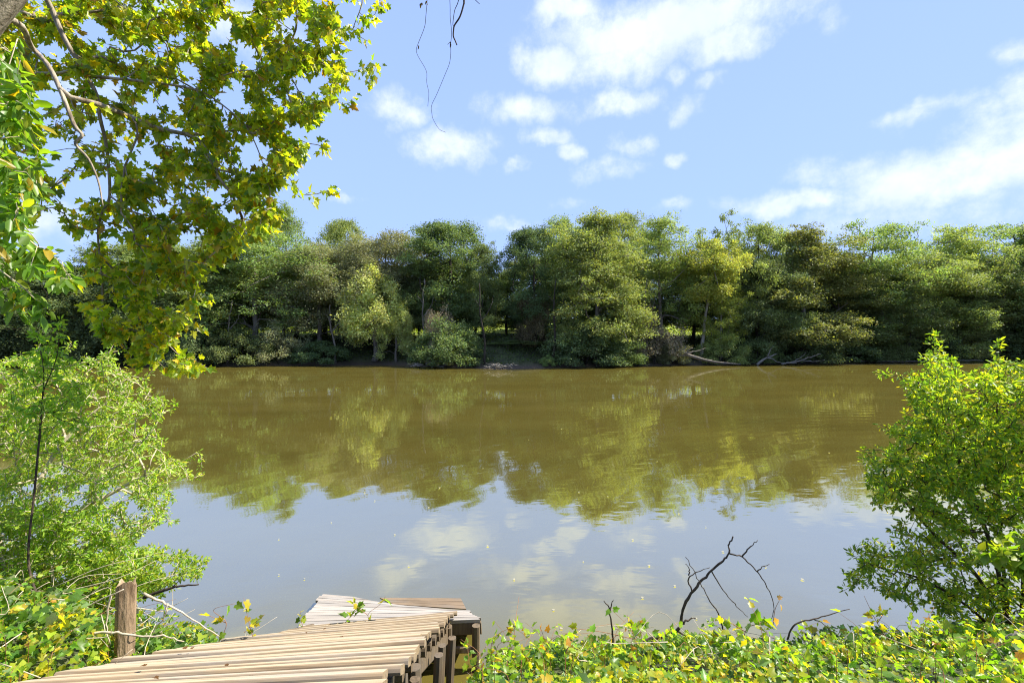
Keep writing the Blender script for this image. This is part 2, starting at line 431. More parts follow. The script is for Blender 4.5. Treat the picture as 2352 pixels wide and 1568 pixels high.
# ------------------------------------------------------------------ ground and river (the setting)
PXS = np.array([-400, 0, 480, 870, 1000, 1150, 1400, 1650, 2000, 2352, 2800.])
PYS = np.array([840, 840, 841, 838, 842, 848, 841, 838, 832, 829, 828.])
YS = EYE * FPX / (PYS - CH / 2); XS = (PXS - CW / 2) / FPX * YS
def shore(x): return np.interp(x, XS, YS)
def nshift(x): return np.interp(x, [-30, -7, -4, -2.6, -.4, 1, 4, 8, 30], [4.0, 1.4, .5, 0, 0, 0, .25, .8, 3])
def wig(x, y, s, a):
    return a * (np.sin(x * s + 1.3 * np.sin(y * s * .7)) + np.sin(y * s * 1.31 + 2 + 1.1 * np.sin(x * s * .53)) + .5 * np.sin((x + y) * s * 2.3)) / 2.5
def height(x, y):
    x = np.asarray(x, float); y = np.asarray(y, float)
    near = np.interp(y - nshift(x), [-40, 0, 1.8, 2.6, 3.2, 4.0, 5.0, 7, 12], [2.6, 2.1, 1.95, 1.72, 1.45, .9, .05, -.55, -2.2])
    near = near + np.where(y - nshift(x) < 5, wig(x, y, 2.1, .06), 0)
    st = np.clip((x + 2.95) / .4, 0, 1) * np.clip((-.15 - x) / .35, 0, 1) * np.clip((6 - y) / 1, 0, 1)
    near = near - .42 * st
    u = y - shore(x)
    far = np.interp(u, [-40, -12, -3, 0, 1.5, 4, 9, 16, 30, 60, 200, 2500], [-2.2, -2, -.8, 0, .55, 1.5, 3.8, 4.5, 5.4, 9, 12, 18])
    far = far + np.where(u > 1, wig(x, y, .5, .25), 0) + wig(x, y, 1.7, .06)
    return np.where(y < 25, near, far)
def axis(*segs):
    return np.unique(np.round(np.concatenate([np.arange(a, b, s) for a, b, s in segs] + [[segs[-1][1]]]), 4))
gx = axis((-2500, -200, 150), (-200, -110, 10), (-110, -10, 1.6), (-10, 10, .2), (10, 120, 1.6), (120, 200, 10), (200, 2500, 150))
gy = axis((-200, -10, 20), (-10, 0, 1), (0, 9, .16), (9, 56, 4), (56, 110, .9), (110, 200, 8), (200, 3000, 140))
GX, GY = np.meshgrid(gx, gy)
V = np.stack([GX, GY, height(GX, GY)], -1).reshape(-1, 3)
nx, ny = len(gx), len(gy)
i = (np.arange(ny - 1)[:, None] * nx + np.arange(nx - 1)[None]).ravel()
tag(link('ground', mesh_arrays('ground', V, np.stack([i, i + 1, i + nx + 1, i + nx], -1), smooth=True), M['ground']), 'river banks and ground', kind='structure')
wx, wy = 2400, 150
tag(link('river', mesh_arrays('river', np.array([[-wx, 2.5, 0], [wx, 2.5, 0], [wx, wy, 0], [-wx, wy, 0]]), np.array([[0, 1, 2, 3]])), M['water']), 'brown river water', kind='structure')

# ------------------------------------------------------------------ far trees: one build per kind, then copies
PROTO = {}
def env_round(t): return np.clip(1 - np.abs(np.where(t > .42, (t - .42) / .60, (.42 - t) / .75)) ** 2.4, .03, 1) ** .5
def env_oval(t): return np.clip(1 - np.abs(np.where(t > .35, (t - .35) / .68, (.35 - t) / .7)) ** 2.1, .04, 1) ** .55
def env_cone(t): return np.interp(t, [0, .15, .35, .6, .85, 1], [.85, 1, .92, .72, .5, .22])
def env_flat(t): return np.interp(t, [0, .3, .6, .85, 1], [.45, .75, 1, .95, .55])
def crown_leaves(rng, cen, rad, per, flat, size, shape, sub=9, out_w=.55, up_w=.5, axis_xy=None, spread=.33, droop=0.):
    parts_p, parts_n, parts_t = [], [], []
    per0, rmean = per * 1.3, float(np.mean(rad))
    for c, rc in zip(cen, rad):
        per = max(12, int(per0 * min(1.6, (rc / rmean) ** 1.8)))
        sv = norm(rng.normal(0, 1, (sub, 3))); sv[:, 2] = sv[:, 2] * .8 + .25
        sc = sv * rc * rng.uniform(.55, 1.0, (sub, 1)) * np.array([1, 1, flat])
        k = rng.integers(0, sub, per)
        off = rng.normal(0, rc * spread * .85, (per, 3)) * np.array([1, 1, flat * .8])
        q = sc[k] + off
        q[:, 2] -= droop * (q[:, 0] ** 2 + q[:, 1] ** 2) / rc
        parts_p.append(c + q); parts_n.append(norm(q * np.array([1, 1, 1 / max(flat, .3)])))
        shade = rng.normal(1, .10) * rng.normal(1, .09, sub)[k]
        parts_t.append(shade)
    p = np.concatenate(parts_p); nn = np.concatenate(parts_n); sh = np.concatenate(parts_t); n = len(p)
    N = nn * out_w + np.array([0, 0, up_w]) + rng.normal(0, .45, (n, 3))
    D = rng.normal(0, 1, (n, 3)) + nn * .6; D[:, 2] -= .3
    s = size * rng.uniform(.6, 1.35, n)
    tint = (sh[:, None] * (1 + rng.normal(0, .13, (n, 1)))).clip(.4, 1.7) * (1 + rng.normal(0, .06, (n, 3)))
    return leaves(p, D, N, s, shape, tint)
def build_tree(key, seed, H=18., R=5.5, base=.15, envf=env_round, nc=85, rc=1.25, per=330, flat=.75, size=.25, lean=0., shape='spray',
               gap=0., trunk=1.0, droop=0., up_w=.5, pw=.3, sub=9, spread=.33, lobes=5):
    rng = np.random.default_rng(seed)
    t = rng.uniform(0, 1, nc) ** .85; ph = rng.uniform(0, 2 * math.pi, nc)
    lob = 1 + .24 * np.sin(ph * 2 + rng.uniform(0, 6) + t * 4) + .14 * np.sin(ph * lobes + rng.uniform(0, 6) - t * 7)
    rr = R * envf(t) * lob * rng.uniform(.25, 1, nc) ** .45 - rc * .5
    z = H * (base + (1 - base) * t) - rc * flat * .8 * t
    cen = np.stack([rr * np.cos(ph) + lean * z / H, rr * np.sin(ph), np.maximum(z, .6)], -1)
    tuft = rng.permutation(nc)[:nc // 5]; cen[tuft, :2] *= rng.uniform(1.0, 1.25, (len(tuft), 1)); cen[tuft, 2] += rng.uniform(-.2, .8, len(tuft)) * (t[tuft] > .4)
    if gap: cen = cen[rng.uniform(0, 1, nc) > gap]
    cen = cen + rng.normal(0, .55, cen.shape) * [1, 1, .8]; cen[:, 2] = np.maximum(cen[:, 2], .6)
    rad = rc * rng.uniform(.5, 1.4, len(cen)) * np.interp(cen[:, 2] / H, [0, .8, 1], [1, 1, .75])
    if not gap: rad[tuft] *= .5
    zz = np.linspace(0, H * .86, 12)
    tr = np.stack([lean * zz / H + np.cumsum(rng.normal(0, .09, 12)), np.cumsum(rng.normal(0, .09, 12)), zz], -1); tr[0, :2] = 0
    lines, tw = grow(rng, [tr], cen, seg=1.0, bend=.45, sag=.12, jit=.05, pw=pw, rtip=.035 * trunk, expo=.45)
    lines[0] = (lines[0][0], np.interp(zz, [0, .6, H * .5, H * .86], [.42, .30, .19, .05]) * trunk)
    # a few twigs pushed out of each clump
    tm = tube_mesh(key + '_trunk', lines, 5)
    V, T, C = crown_leaves(rng, cen, rad, per, flat, size, shape, droop=droop, up_w=up_w, sub=sub, spread=spread)
    k = V[:, 2] < .15; V[k, 2] = .15 + rng.uniform(0, .2, k.sum())
    cm = mesh_arrays(key + '_crown', V, T, C)
    PROTO[key] = (tm, cm, H, R)
build_tree('round_a', 11, 18, 6.4, .16, env_round, 165, 1.45, 270)
build_tree('round_b', 12, 18, 6.4, .12, env_round, 165, 1.40, 270, gap=.05, lobes=4)
build_tree('oval_a', 13, 19, 5.2, .14, env_oval, 140, 1.35, 270)
build_tree('oval_b', 14, 19, 5.4, .18, env_oval, 135, 1.35, 260, gap=.06, lobes=3)
build_tree('fuzzy', 15, 16, 6.0, .12, env_round, 165, 1.35, 380, size=.20, spread=.45)
build_tree('cypress_a', 16, 20, 6.6, .12, env_cone, 200, 1.6, 290, flat=.58, size=.24, droop=.14, up_w=.9, sub=12, spread=.32)
build_tree('cypress_b', 17, 18, 7.2, .32, env_flat, 140, 1.7, 310, flat=.52, size=.24, droop=.12, up_w=.9, sub=12, spread=.32)
build_tree('airy', 18, 19, 6.4, .15, env_flat, 130, 1.4, 220, flat=.6, size=.25, gap=.05, up_w=.8)
build_tree('open', 19, 20, 5.8, .2, env_oval, 135, 1.3, 190, size=.25, gap=.06, trunk=1.1)
build_tree('willow', 20, 10, 3.3, .24, env_oval, 46, .85, 420, flat=1.25, size=.22, droop=.10, spread=.36, lobes=2, gap=.1)
build_tree('sparse', 21, 18, 2.6, .50, env_oval, 40, .6, 60, size=.26, trunk=.7)
build_tree('leaner', 22, 16, 4.4, .48, env_round, 80, 1.25, 290, lean=2.2, size=.25, trunk=.9)
def build_shrub(key, seed, H=4., R=3., nc=45, rc=.75, per=260, size=.18, flat=.8, arch=.0):
    rng = np.random.default_rng(seed)
    ph = rng.uniform(0, 2 * math.pi, nc); el = np.arcsin(rng.uniform(0.02, 1, nc)); r = rng.uniform(.45, 1, nc) ** .5
    cen = np.stack([R * r * np.cos(el) * np.cos(ph), R * r * np.cos(el) * np.sin(ph), H * r * np.sin(el) * .92], -1)
    cen *= (1 + .16 * np.sin(3 * ph + 1))[:, None]; cen[:, 2] = np.maximum(cen[:, 2], .25)
    st = [np.array([[0, 0, 0], [.1 * math.cos(a), .1 * math.sin(a), .3], [R * .25 * math.cos(a), R * .25 * math.sin(a), H * .4]]) for a in rng.uniform(0, 6.28, 4)]
    lines, tw = grow(rng, st, cen, seg=.5, bend=.4, sag=.15, jit=.06, rtip=.016)
    rad = rc * rng.uniform(.6, 1.3, nc)
    V, T, C = crown_leaves(rng, cen, rad, per, flat, size, 'spray', sub=7, spread=.4)
    V[:, 2] = np.maximum(V[:, 2], .03)
    PROTO[key] = (tube_mesh(key + '_stems', lines, 4), mesh_arrays(key + '_foliage', V, T, C), H, R)
build_shrub('shrub_a', 31, 4, 3.2, 60)
build_shrub('shrub_b', 32, 4, 3.0, 55, .7, 300, .15)
build_shrub('shrub_c', 33, 3, 3.4, 50, .65, 260, .17, flat=.55)
build_shrub('shrub_thin', 34, 4, 2.8, 50, .6, 150, .14)

def place(name, key, px, top, width, Y, mat, bark, label, cat, group, rz=0., basepx=None):
    tm, cm, H, R = PROTO[key]
    for _ in range(6): Y = max(Y, float(shore((px - CW / 2) / FPX * Y)) + (1.4 if cat == 'tree' else .7))    # stands on the bank, not in the river
    x = (px - CW / 2) / FPX * Y
    z0 = float(height(x, Y)) - .1
    if basepx is not None: z0 = EYE + (CH / 2 - basepx) / FPX * Y
    zt = EYE + (CH / 2 - top) / FPX * Y
    o = empty(name, (x, Y, z0), label, cat, group)
    s = 1.12 * width / FPX * Y / (2 * R); o.scale = (s, s, (zt - z0) / H); o.rotation_euler = (0, 0, rz)
    tree = cat == 'tree'
    link('trunk' if tree else 'stems', tm, M[bark], o)
    link('crown' if tree else 'foliage', cm, M[mat], o)
    return o
G1 = 'trees along the far river bank'; G2 = 'shrubs on the far river bank'
TREES = [  # kind name, build, px, top, width, Y, leaves, bark, turn, label
    ('bank_tree', 'round_b', -90, 575, 330, 74, 'deep_green', 'bark_dark', 1.0, 'dark tree cut by the left photo edge on the far bank'),
    ('bank_tree', 'fuzzy', 60, 590, 250, 76, 'grey_green', 'bark_dark', 2.0, 'hazy grey green tree seen through the gap beside the bright left edge leaves'),
    ('bank_tree', 'round_a', 175, 610, 250, 73, 'deep_green', 'bark_dark', 3.0, 'low dark tree behind the sapling tips at far left'),
    ('bank_tree', 'oval_b', 290, 560, 220, 77, 'dark_green', 'bark_dark', .5, 'dark green tree behind the hanging sycamore boughs'),
    ('bank_tree', 'round_b', 400, 560, 240, 74, 'dark_green', 'bark_dark', 4.0, 'dark tree just right of the lowest sycamore boughs'),
    ('bank_tree', 'oval_a', 500, 545, 200, 75, 'mid_green', 'bark_mid', 1.4, 'mid green tree between the sycamore boughs and the tallest left tree'),
    ('bank_tree', 'open', 588, 512, 230, 74, 'mid_green', 'bark_mid', 2.2, 'tall fresh green tree with pale bare stem showing low down'),
    ('bank_tree', 'open', 650, 468, 110, 88, 'mid_green', 'bark_mid', .3, 'tall tree top peeping past the sycamore leaf tips'),
    ('olive_grey_tree', 'fuzzy', 735, 560, 220, 78, 'grey_green', 'bark_mid', 5.0, 'fuzzy olive grey tree left of the pale yellow willow'),
    ('bank_tree', 'round_a', 787, 503, 128, 96, 'mid_green', 'bark_mid', 1.1, 'round topped tree standing far back above the olive grey trees'),
    ('olive_grey_tree', 'fuzzy', 890, 538, 190, 82, 'grey_green', 'bark_mid', 2.6, 'grey green tree right above the pale yellow willow'),
    ('willow_tree', 'willow', 862, 606, 130, 67.5, 'willow', 'bark_mid', .8, 'small pale yellow green willow bright against the dark bank'),
    ('willow_tree', 'willow', 910, 685, 64, 67, 'willow', 'bark_mid', 3.8, 'narrow pale willow shoot clump at the right foot of the bright willow'),
    ('bank_tree', 'round_b', 1032, 510, 205, 78, 'dark_green', 'bark_dark', 3.3, 'big dark round headed tree right of the pale willow'),
    ('bank_tree', 'round_a', 1110, 560, 100, 74, 'dark_green', 'bark_dark', 5.2, 'lower dark tree sloping to the notch in the skyline'),
    ('bank_tree', 'round_b', 1226, 520, 140, 73, 'deep_green', 'bark_dark', 2.9, 'dark tree right beside the skyline notch'),
    ('bank_tree', 'oval_b', 1290, 500, 120, 80, 'mid_green', 'bark_dark', .9, 'mid green tree tucked behind the left shoulder of the big cypress'),
    ('cypress_tree', 'cypress_a', 1372, 487, 236, 70.5, 'cypress', 'bark_mid', .4, 'largest olive bald cypress at the centre of the far bank'),
    ('bank_tree', 'open', 1440, 487, 120, 84, 'mid_green', 'bark_mid', 3.1, 'leafy tree top behind the right shoulder of the big cypress'),
    ('bank_tree', 'open', 1520, 497, 165, 76, 'light_green', 'bark_mid', 1.9, 'light green open crowned tree right of the big cypress'),
    ('yellowing_tree', 'leaner', 1607, 548, 130, 70, 'yellow_green', 'bark_pale', .2, 'yellowing tree on a leaning pale trunk'),
    ('yellowing_tree', 'oval_b', 1655, 615, 90, 70.5, 'yellow_green', 'bark_pale', 2.1, 'small yellow tree at the foot of the nearly bare tree'),
    ('bare_tree', 'sparse', 1672, 494, 66, 73, 'mid_green', 'bark_mid', .6, 'thin nearly bare tree poking above the skyline'),
    ('bank_tree', 'round_a', 1745, 510, 150, 80, 'mid_green', 'bark_dark', 2.4, 'green tree top between the nearly bare tree and the wide cypress'),
    ('cypress_tree', 'cypress_a', 1842, 523, 250, 73, 'cypress', 'bark_mid', 2.8, 'wide olive cypress with a spiky tip right of the nearly bare tree'),
    ('bank_tree', 'round_b', 1745, 600, 150, 72, 'deep_green', 'bark_dark', 1.2, 'dark tree low in front of the wide cypress on its left side'),
    ('bank_tree', 'airy', 1992, 516, 215, 80, 'mid_green', 'bark_mid', .7, 'airy domed tree behind and between the two right hand cypresses'),
    ('cypress_tree', 'cypress_b', 2090, 578, 225, 75, 'cypress', 'bark_mid', 1.7, 'flat topped cypress on a thick grey trunk'),
    ('bank_tree', 'open', 2185, 520, 180, 88, 'light_green', 'bark_mid', 4.4, 'light green tree behind the flat topped cypress'),
    ('cypress_tree', 'cypress_b', 2235, 628, 130, 76, 'cypress', 'bark_mid', 4.0, 'small low cypress near the right edge of the far bank'),
    ('bank_tree', 'airy', 2320, 506, 230, 84, 'mid_green', 'bark_dark', 2.0, 'tall green tree at the right photo edge'),
    ('bank_tree', 'round_b', 2450, 500, 260, 82, 'dark_green', 'bark_dark', 3.0, 'dark tree cut off by the right photo edge'),
    ('bank_tree', 'oval_a', 1960, 610, 130, 76, 'dark_green', 'bark_dark', .2, 'dark slim tree between the wide cypress and the flat topped cypress'),
    ('bank_tree', 'oval_a', 1165, 625, 90, 80, 'dark_green', 'bark_dark', 1.2, 'small dark tree filling the skyline notch'),
    ('bank_tree', 'round_a', 960, 600, 150, 80, 'dark_green', 'bark_dark', 2.2, 'shaded tree behind the pale grey bush'),
    ('bank_tree', 'oval_b', 680, 600, 150, 84, 'dark_green', 'bark_dark', 3.2, 'shaded tree behind the olive grey tree'),
    ('bank_tree', 'oval_b', 1450, 590, 150, 80, 'dark_green', 'bark_dark', 5.4, 'shaded tree right behind the big cypress'),
    ('bank_tree', 'round_a', 1590, 610, 170, 82, 'dark_green', 'bark_dark', .1, 'shaded tree behind the leaning yellowing tree'),
    ('bank_tree', 'oval_b', 2180, 620, 150, 82, 'dark_green', 'bark_dark', 2.0, 'shaded tree between the flat topped cypress and the small low one'),
    ('bank_tree', 'round_a', 2330, 640, 190, 78, 'deep_green', 'bark_dark', 1.4, 'deep shaded tree low at the right photo edge'),
]
for q, (px, top, wd, mt) in enumerate([(20, 640, 200, 'mid_green'), (130, 655, 200, 'dark_green'), (240, 640, 200, 'mid_green'), (350, 625, 200, 'dark_green'), (450, 620, 200, 'deep_green'), (545, 600, 190, 'dark_green'), (630, 600, 180, 'mid_green'),
        (745, 615, 180, 'dark_green'), (830, 600, 180, 'mid_green'), (900, 610, 170, 'deep_green'), (1030, 600, 190, 'dark_green'), (1090, 635, 130, 'mid_green'), (1235, 590, 180, 'dark_green'), (1330, 590, 180, 'mid_green'), (1400, 600, 170, 'dark_green'),
        (1520, 600, 180, 'dark_green'), (1660, 610, 170, 'mid_green'), (1760, 600, 180, 'dark_green'), (1860, 610, 190, 'deep_green'), (1950, 600, 180, 'mid_green'), (2060, 620, 190, 'dark_green'), (2150, 610, 180, 'mid_green'), (2260, 600, 190, 'dark_green'), (2360, 600, 190, 'mid_green')]):
    TREES.append(('wood_tree', ['round_b', 'oval_a', 'round_a'][q % 3], px, top, wd, 85 + (q * 7 % 5), mt, 'bark_dark', q * 1.3, 'shaded green tree deep in the wood, its crown merging with the trees in front'))
for nm, key, px, top, wd, Y, mt, bk, rz, lab in TREES:
    place(nm, key, px, top, wd, Y, mt, bk, lab, 'tree', G1 if nm != 'wood_tree' else 'trees merging into the wood behind the front row', rz)
SHRUBS = [
    ('shrub_a', 60, 700, 190, 69.5, 'deep_green', 'dark shrub on the far bank behind the sapling tips'),
    ('shrub_b', 250, 710, 180, 69, 'deep_green', 'dark shrub on the far bank under the hanging sycamore boughs'),
    ('shrub_a', 455, 735, 130, 68.5, 'deep_green', 'dark rounded shrub at the right of the lowest sycamore leaves'),
    ('shrub_c', 560, 745, 150, 68.5, 'dark_green', 'low dark shrub under the tall fresh green tree'),
    ('shrub_thin', 640, 735, 120, 69, 'grey_green', 'thin grey shrub left of the open mud bank'),
    ('shrub_c', 745, 775, 130, 72, 'deep_green', 'low dark shrub on the bank below the olive grey tree'),
    ('shrub_b', 1005, 690, 78, 68.5, 'pink_grey', 'pale pinkish grey bush above the waterside thicket'),
    ('shrub_a', 1035, 735, 165, 64, 'dark_green', 'broad green thicket leaning to the water left of the driftwood pile'),
    ('shrub_thin', 975, 745, 60, 63.5, 'willow', 'small pale bush at the left shoulder of the broad thicket'),
    ('shrub_c', 1020, 808, 70, 61.5, 'willow', 'low pale bush overhanging the water under the broad thicket'),
    ('shrub_c', 1200, 775, 140, 70, 'dark_green', 'low green bank growth right of the driftwood pile'),
    ('shrub_b', 1228, 655, 80, 70, 'brown_leaf', 'rusty brown leafed bush left of the big cypress'),
    ('shrub_c', 1258, 808, 42, 64, 'mid_green', 'small bright green bush at the waterline left of the big cypress'),
    ('shrub_a', 1345, 740, 170, 67.5, 'deep_green', 'dark shrub beneath the big cypress'),
    ('shrub_b', 1425, 765, 120, 67.5, 'dark_green', 'dark waterside shrub right below the big cypress'),
    ('shrub_thin', 1503, 705, 120, 69, 'pink_grey', 'tall grey twiggy shrub right of the big cypress'),
    ('shrub_b', 1545, 775, 80, 70, 'grey_green', 'grey green shrub left of the fallen log'),
    ('shrub_a', 1655, 760, 100, 70.5, 'mid_green', 'fresh green shrub behind the fallen log'),
    ('shrub_b', 1735, 765, 100, 71, 'dark_green', 'shrub above the forked driftwood'),
    ('shrub_a', 1830, 745, 150, 72.5, 'deep_green', 'dark shrub below the wide cypress'),
    ('shrub_c', 1945, 775, 150, 73, 'deep_green', 'low dark shrub where the pale waterline log begins'),
    ('shrub_b', 2030, 765, 110, 74.5, 'dark_green', 'shrub at the left foot of the flat topped cypress'),
    ('shrub_a', 2130, 755, 130, 77, 'deep_green', 'shrub at the right foot of the flat topped cypress'),
    ('shrub_thin', 2235, 760, 70, 78, 'willow', 'pale dusty bush under the small low cypress'),
    ('shrub_a', 2320, 750, 160, 79, 'deep_green', 'dark shrub at the right photo edge on the far bank'),
]
rs = random.Random(5)
for key, px, top, wd, Y, mt, lab in SHRUBS:
    place('bank_shrub', key, px, top + 6, wd * .86, Y + 1.2, mt, 'bark_dark', lab, 'shrub', G2, rs.uniform(0, 6))

# undergrowth on the far bank and sunlit growth beyond it
rng = np.random.default_rng(77)
def scatter(n, x0, x1, ufn, hfn, size, seed, cols, wts, shape='spray'):
    r = np.random.default_rng(seed)
    x = r.uniform(x0, x1, n); y = ufn(r, x, n)
    keep = (wig(x, y, .8, 1) + r.normal(0, .5, n)) > -.35
    x, y = x[keep], y[keep]; n = len(x)
    p = np.stack([x, y, height(x, y) + hfn(r, x, y, n)], -1)
    N = np.stack([r.normal(0, .5, n), r.normal(-.3, .5, n), np.ones(n)], -1); D = r.normal(0, 1, (n, 3))
    return leaves(p, D, N, size * r.uniform(.6, 1.4, n), shape, palette(r, n, cols, wts))
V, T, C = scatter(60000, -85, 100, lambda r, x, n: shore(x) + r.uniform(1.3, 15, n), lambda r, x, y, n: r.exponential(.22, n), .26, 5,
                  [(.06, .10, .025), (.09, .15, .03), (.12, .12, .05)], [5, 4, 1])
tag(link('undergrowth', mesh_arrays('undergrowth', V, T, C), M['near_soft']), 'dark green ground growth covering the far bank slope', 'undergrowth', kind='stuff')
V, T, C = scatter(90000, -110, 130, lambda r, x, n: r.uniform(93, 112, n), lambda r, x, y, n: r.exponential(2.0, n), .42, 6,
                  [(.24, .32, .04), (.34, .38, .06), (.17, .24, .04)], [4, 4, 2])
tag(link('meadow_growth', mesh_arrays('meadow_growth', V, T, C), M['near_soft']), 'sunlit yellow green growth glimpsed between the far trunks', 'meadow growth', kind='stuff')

# far bank driftwood and logs
def wood_thing(name, paths, r0, mat, label, cat, sides=6, jit=.0, seed=1, group=None, n=5):
    """paths: list of lists of world points; first is the main stem"""
    r = np.random.default_rng(seed); lines = []
    for k, p in enumerate(paths):
        s = spline(p, n); s[1:] += r.normal(0, jit, s[1:].shape)
        rr = (r0 if k == 0 else r0 * .55) if not isinstance(r0, (list, tuple)) else r0[k]
        lines.append((s, np.linspace(rr, rr * .35, len(s)) * (1 + r.normal(0, .06, len(s)))))
    o = link(name, tube_mesh(name, lines, sides), M[mat]); return tag(o, label, cat, group)
def ps(pts, Y): return [P(a, b, Y if len(q) == 0 else q[0]) for a, b, *q in pts]
wood_thing('driftwood', [ps([(1738, 838), (1756, 824), (1770, 818), (1783, 812)], 72.2), ps([(1762, 822), (1775, 824), (1788, 832), (1830, 834)], 72), ps([(1764, 820), (1768, 806), (1775, 796)], 72)],
           .20, 'drift', 'pale forked driftwood limb rising from the water by the right bank', 'driftwood', jit=.03)
wood_thing('driftwood', [ps([(1795, 836), (1830, 830), (1862, 820), (1885, 812)], 72.6), ps([(1815, 833), (1840, 820), (1850, 810)], 72.6), ps([(1840, 828), (1872, 829), (1895, 826)], 72.6)],
           .13, 'drift', 'thin spread of grey branches lying right of the forked driftwood', 'driftwood', jit=.04, seed=2)
wood_thing('fallen_log', [ps([(1570, 812), (1610, 824), (1650, 832), (1700, 836)], 70.5)], .30, 'bark_mid', 'fallen grey log sloping into the water below the yellowing tree', 'log', jit=.03)
wood_thing('root_tangle', [ps([(1572, 812), (1560, 800)], 70.4), ps([(1572, 812), (1590, 798)], 70.2), ps([(1572, 814), (1556, 816)], 70.3), ps([(1574, 813), (1605, 804), (1620, 800)], 70.1), ps([(1570, 811), (1575, 795)], 70.5)],
           .22, 'bark_mid', 'upturned roots at the base of the fallen log', 'roots', seed=3, jit=.05)
for q, (px, top, foot, lean, r_, lab) in enumerate([
        (520, 690, 815, 14, .16, 'thin grey leaning stem at the left of the mud bank'), (770, 700, 812, -12, .20, 'dark crooked stem left of the pale willow'), (968, 640, 806, 8, .17, 'dark straight stem between the willow and the pale grey bush'),
        (1112, 650, 800, -10, .18, 'slim dark stem above the driftwood pile'), (1268, 640, 806, 10, .22, 'dark stem at the left foot of the big cypress'), (1480, 640, 790, 6, .16, 'thin pale stem right of the big cypress'),
        (1652, 640, 800, 12, .18, 'grey stem in front of the small yellow tree'), (1935, 640, 806, -10, .20, 'grey stem at the right of the wide cypress'), (2140, 650, 806, 9, .20, 'slim grey stem right of the flat topped cypress'), (2290, 640, 800, -14, .24, 'leaning grey stem near the right photo edge')]):
    Yb = 0
    Yb = max(float(shore((px - CW / 2) / FPX * 72)), float(shore((px - CW / 2) / FPX * 80))) + .8
    f = P(px, foot, Yb); f[2] = float(height(f[0], f[1])) - .1; tp = P(px + lean, top, Yb); dx = tp - f
    side = f + dx * .55
    wood_thing('bare_sapling', [[f, f + dx * .3 + [.25, 0, 0], f + dx * .65 - [.2, 0, 0], tp], [side, side + [1.1, .2, 1.6], side + [1.5, .3, 3.0]], [f + dx * .7, f + dx * .7 + [-1.0, .1, 1.3]]], [r_, r_ * .45, r_ * .4], 'bark_mid' if 'pale' in lab or 'grey' in lab else 'bark_dark', lab, 'stem', jit=.04, seed=30 + q, group='slim bare stems along the far bank')
wood_thing('waterline_log', [ps([(1928, 829.5), (2000, 829), (2060, 830), (2130, 829)], 81)], .16, 'drift', 'long thin pale log lying along the waterline under the flat topped cypress', 'log', jit=.05)
wood_thing('waterline_log', [ps([(2150, 828.5), (2200, 828), (2260, 828)], 84)], .16, 'drift', 'short pale log on the waterline right behind the right bush tips', 'log', jit=.05, seed=9)
pr = np.random.default_rng(8); pth = []
for k in range(16):
    x = pr.uniform(1118, 1178); y = pr.uniform(840, 849); pth.append(ps([(x, y), (x + pr.uniform(-14, 14), y - pr.uniform(2, 9)), (x + pr.uniform(-26, 26), y - pr.uniform(-2, 10))], pr.uniform(60.2, 61.8)))
wood_thing('driftwood_pile', pth, .15, 'drift', 'tangled pile of grey driftwood at the waterline near the centre', 'driftwood', jit=.05, seed=4)
pth = []
for k in range(12):
    x = pr.uniform(930, 1040); y = pr.uniform(836, 844); pth.append(ps([(x, y), (x + pr.uniform(-20, 20), y - pr.uniform(1, 6)), (x + pr.uniform(-40, 40), y - pr.uniform(-2, 9))], pr.uniform(64, 65.5)))
wood_thing('driftwood_pile', pth, .09, 'drift', 'thin sticks washed against the mud left of the broad thicket', 'driftwood', jit=.05, seed=5)

# ------------------------------------------------------------------ stairs and landing
def box_bm(V, F, c, half, ax):
    """append a box with slightly rounded long edges: ax = 3 unit axes, profile octagon in axes 1 and 2"""
    hx, hy, hz = half; b = min(hy, hz) * .62; o = len(V)
    prof = [(-hy + b, -hz), (hy - b, -hz), (hy, -hz + b), (hy, hz - b), (hy - b * .3, hz - b * .3), (hy - b, hz), (-hy + b, hz), (-hy + b * .3, hz - b * .3), (-hy, hz - b), (-hy, -hz + b)]
    k = len(prof)
    for s in (-1, 1):
        for (p, q) in prof: V.append(c + ax[0] * hx * s + ax[1] * p + ax[2] * q)
    for i in range(k): F.append((o + i, o + k + i, o + k + (i + 1) % k, o + (i + 1) % k))
    F.append(tuple(o + i for i in range(k))); F.append(tuple(o + k + i for i in reversed(range(k))))
def poly_obj(name, V, F, mat, parent=None, smooth=False, worn_shade=None):
    me = bpy.data.meshes.new(name); me.from_pydata([tuple(v) for v in V], [], F); me.update()
    if worn_shade is not None:                                   # long edges and ends darkened: weathering plus painted gap shadow
        me.materials.append(mat); me.materials.append(worn_shade)
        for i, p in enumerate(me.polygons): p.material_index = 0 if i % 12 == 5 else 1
    if smooth:
        for p in me.polygons: p.use_smooth = len(p.vertices) == 4
    return link(name, me, mat, parent)
def axes(yaw, roll=0., pitch=0.):
    from mathutils import Euler
    m = Euler((pitch, roll, yaw)).to_matrix(); return [np.array(m.col[i]) for i in range(3)]
def stair_z(y): return 2.0 - .48 * (y - 2.24)
stairs = empty('wooden_stairs', (-1.5, 3.2, 1.4), 'long plank steps of sunlit tan boards running down the bank to the water', 'stairs')
rv = random.Random(3)
inv = np.array([1.5, -3.2, -1.4])
NT_ = 13
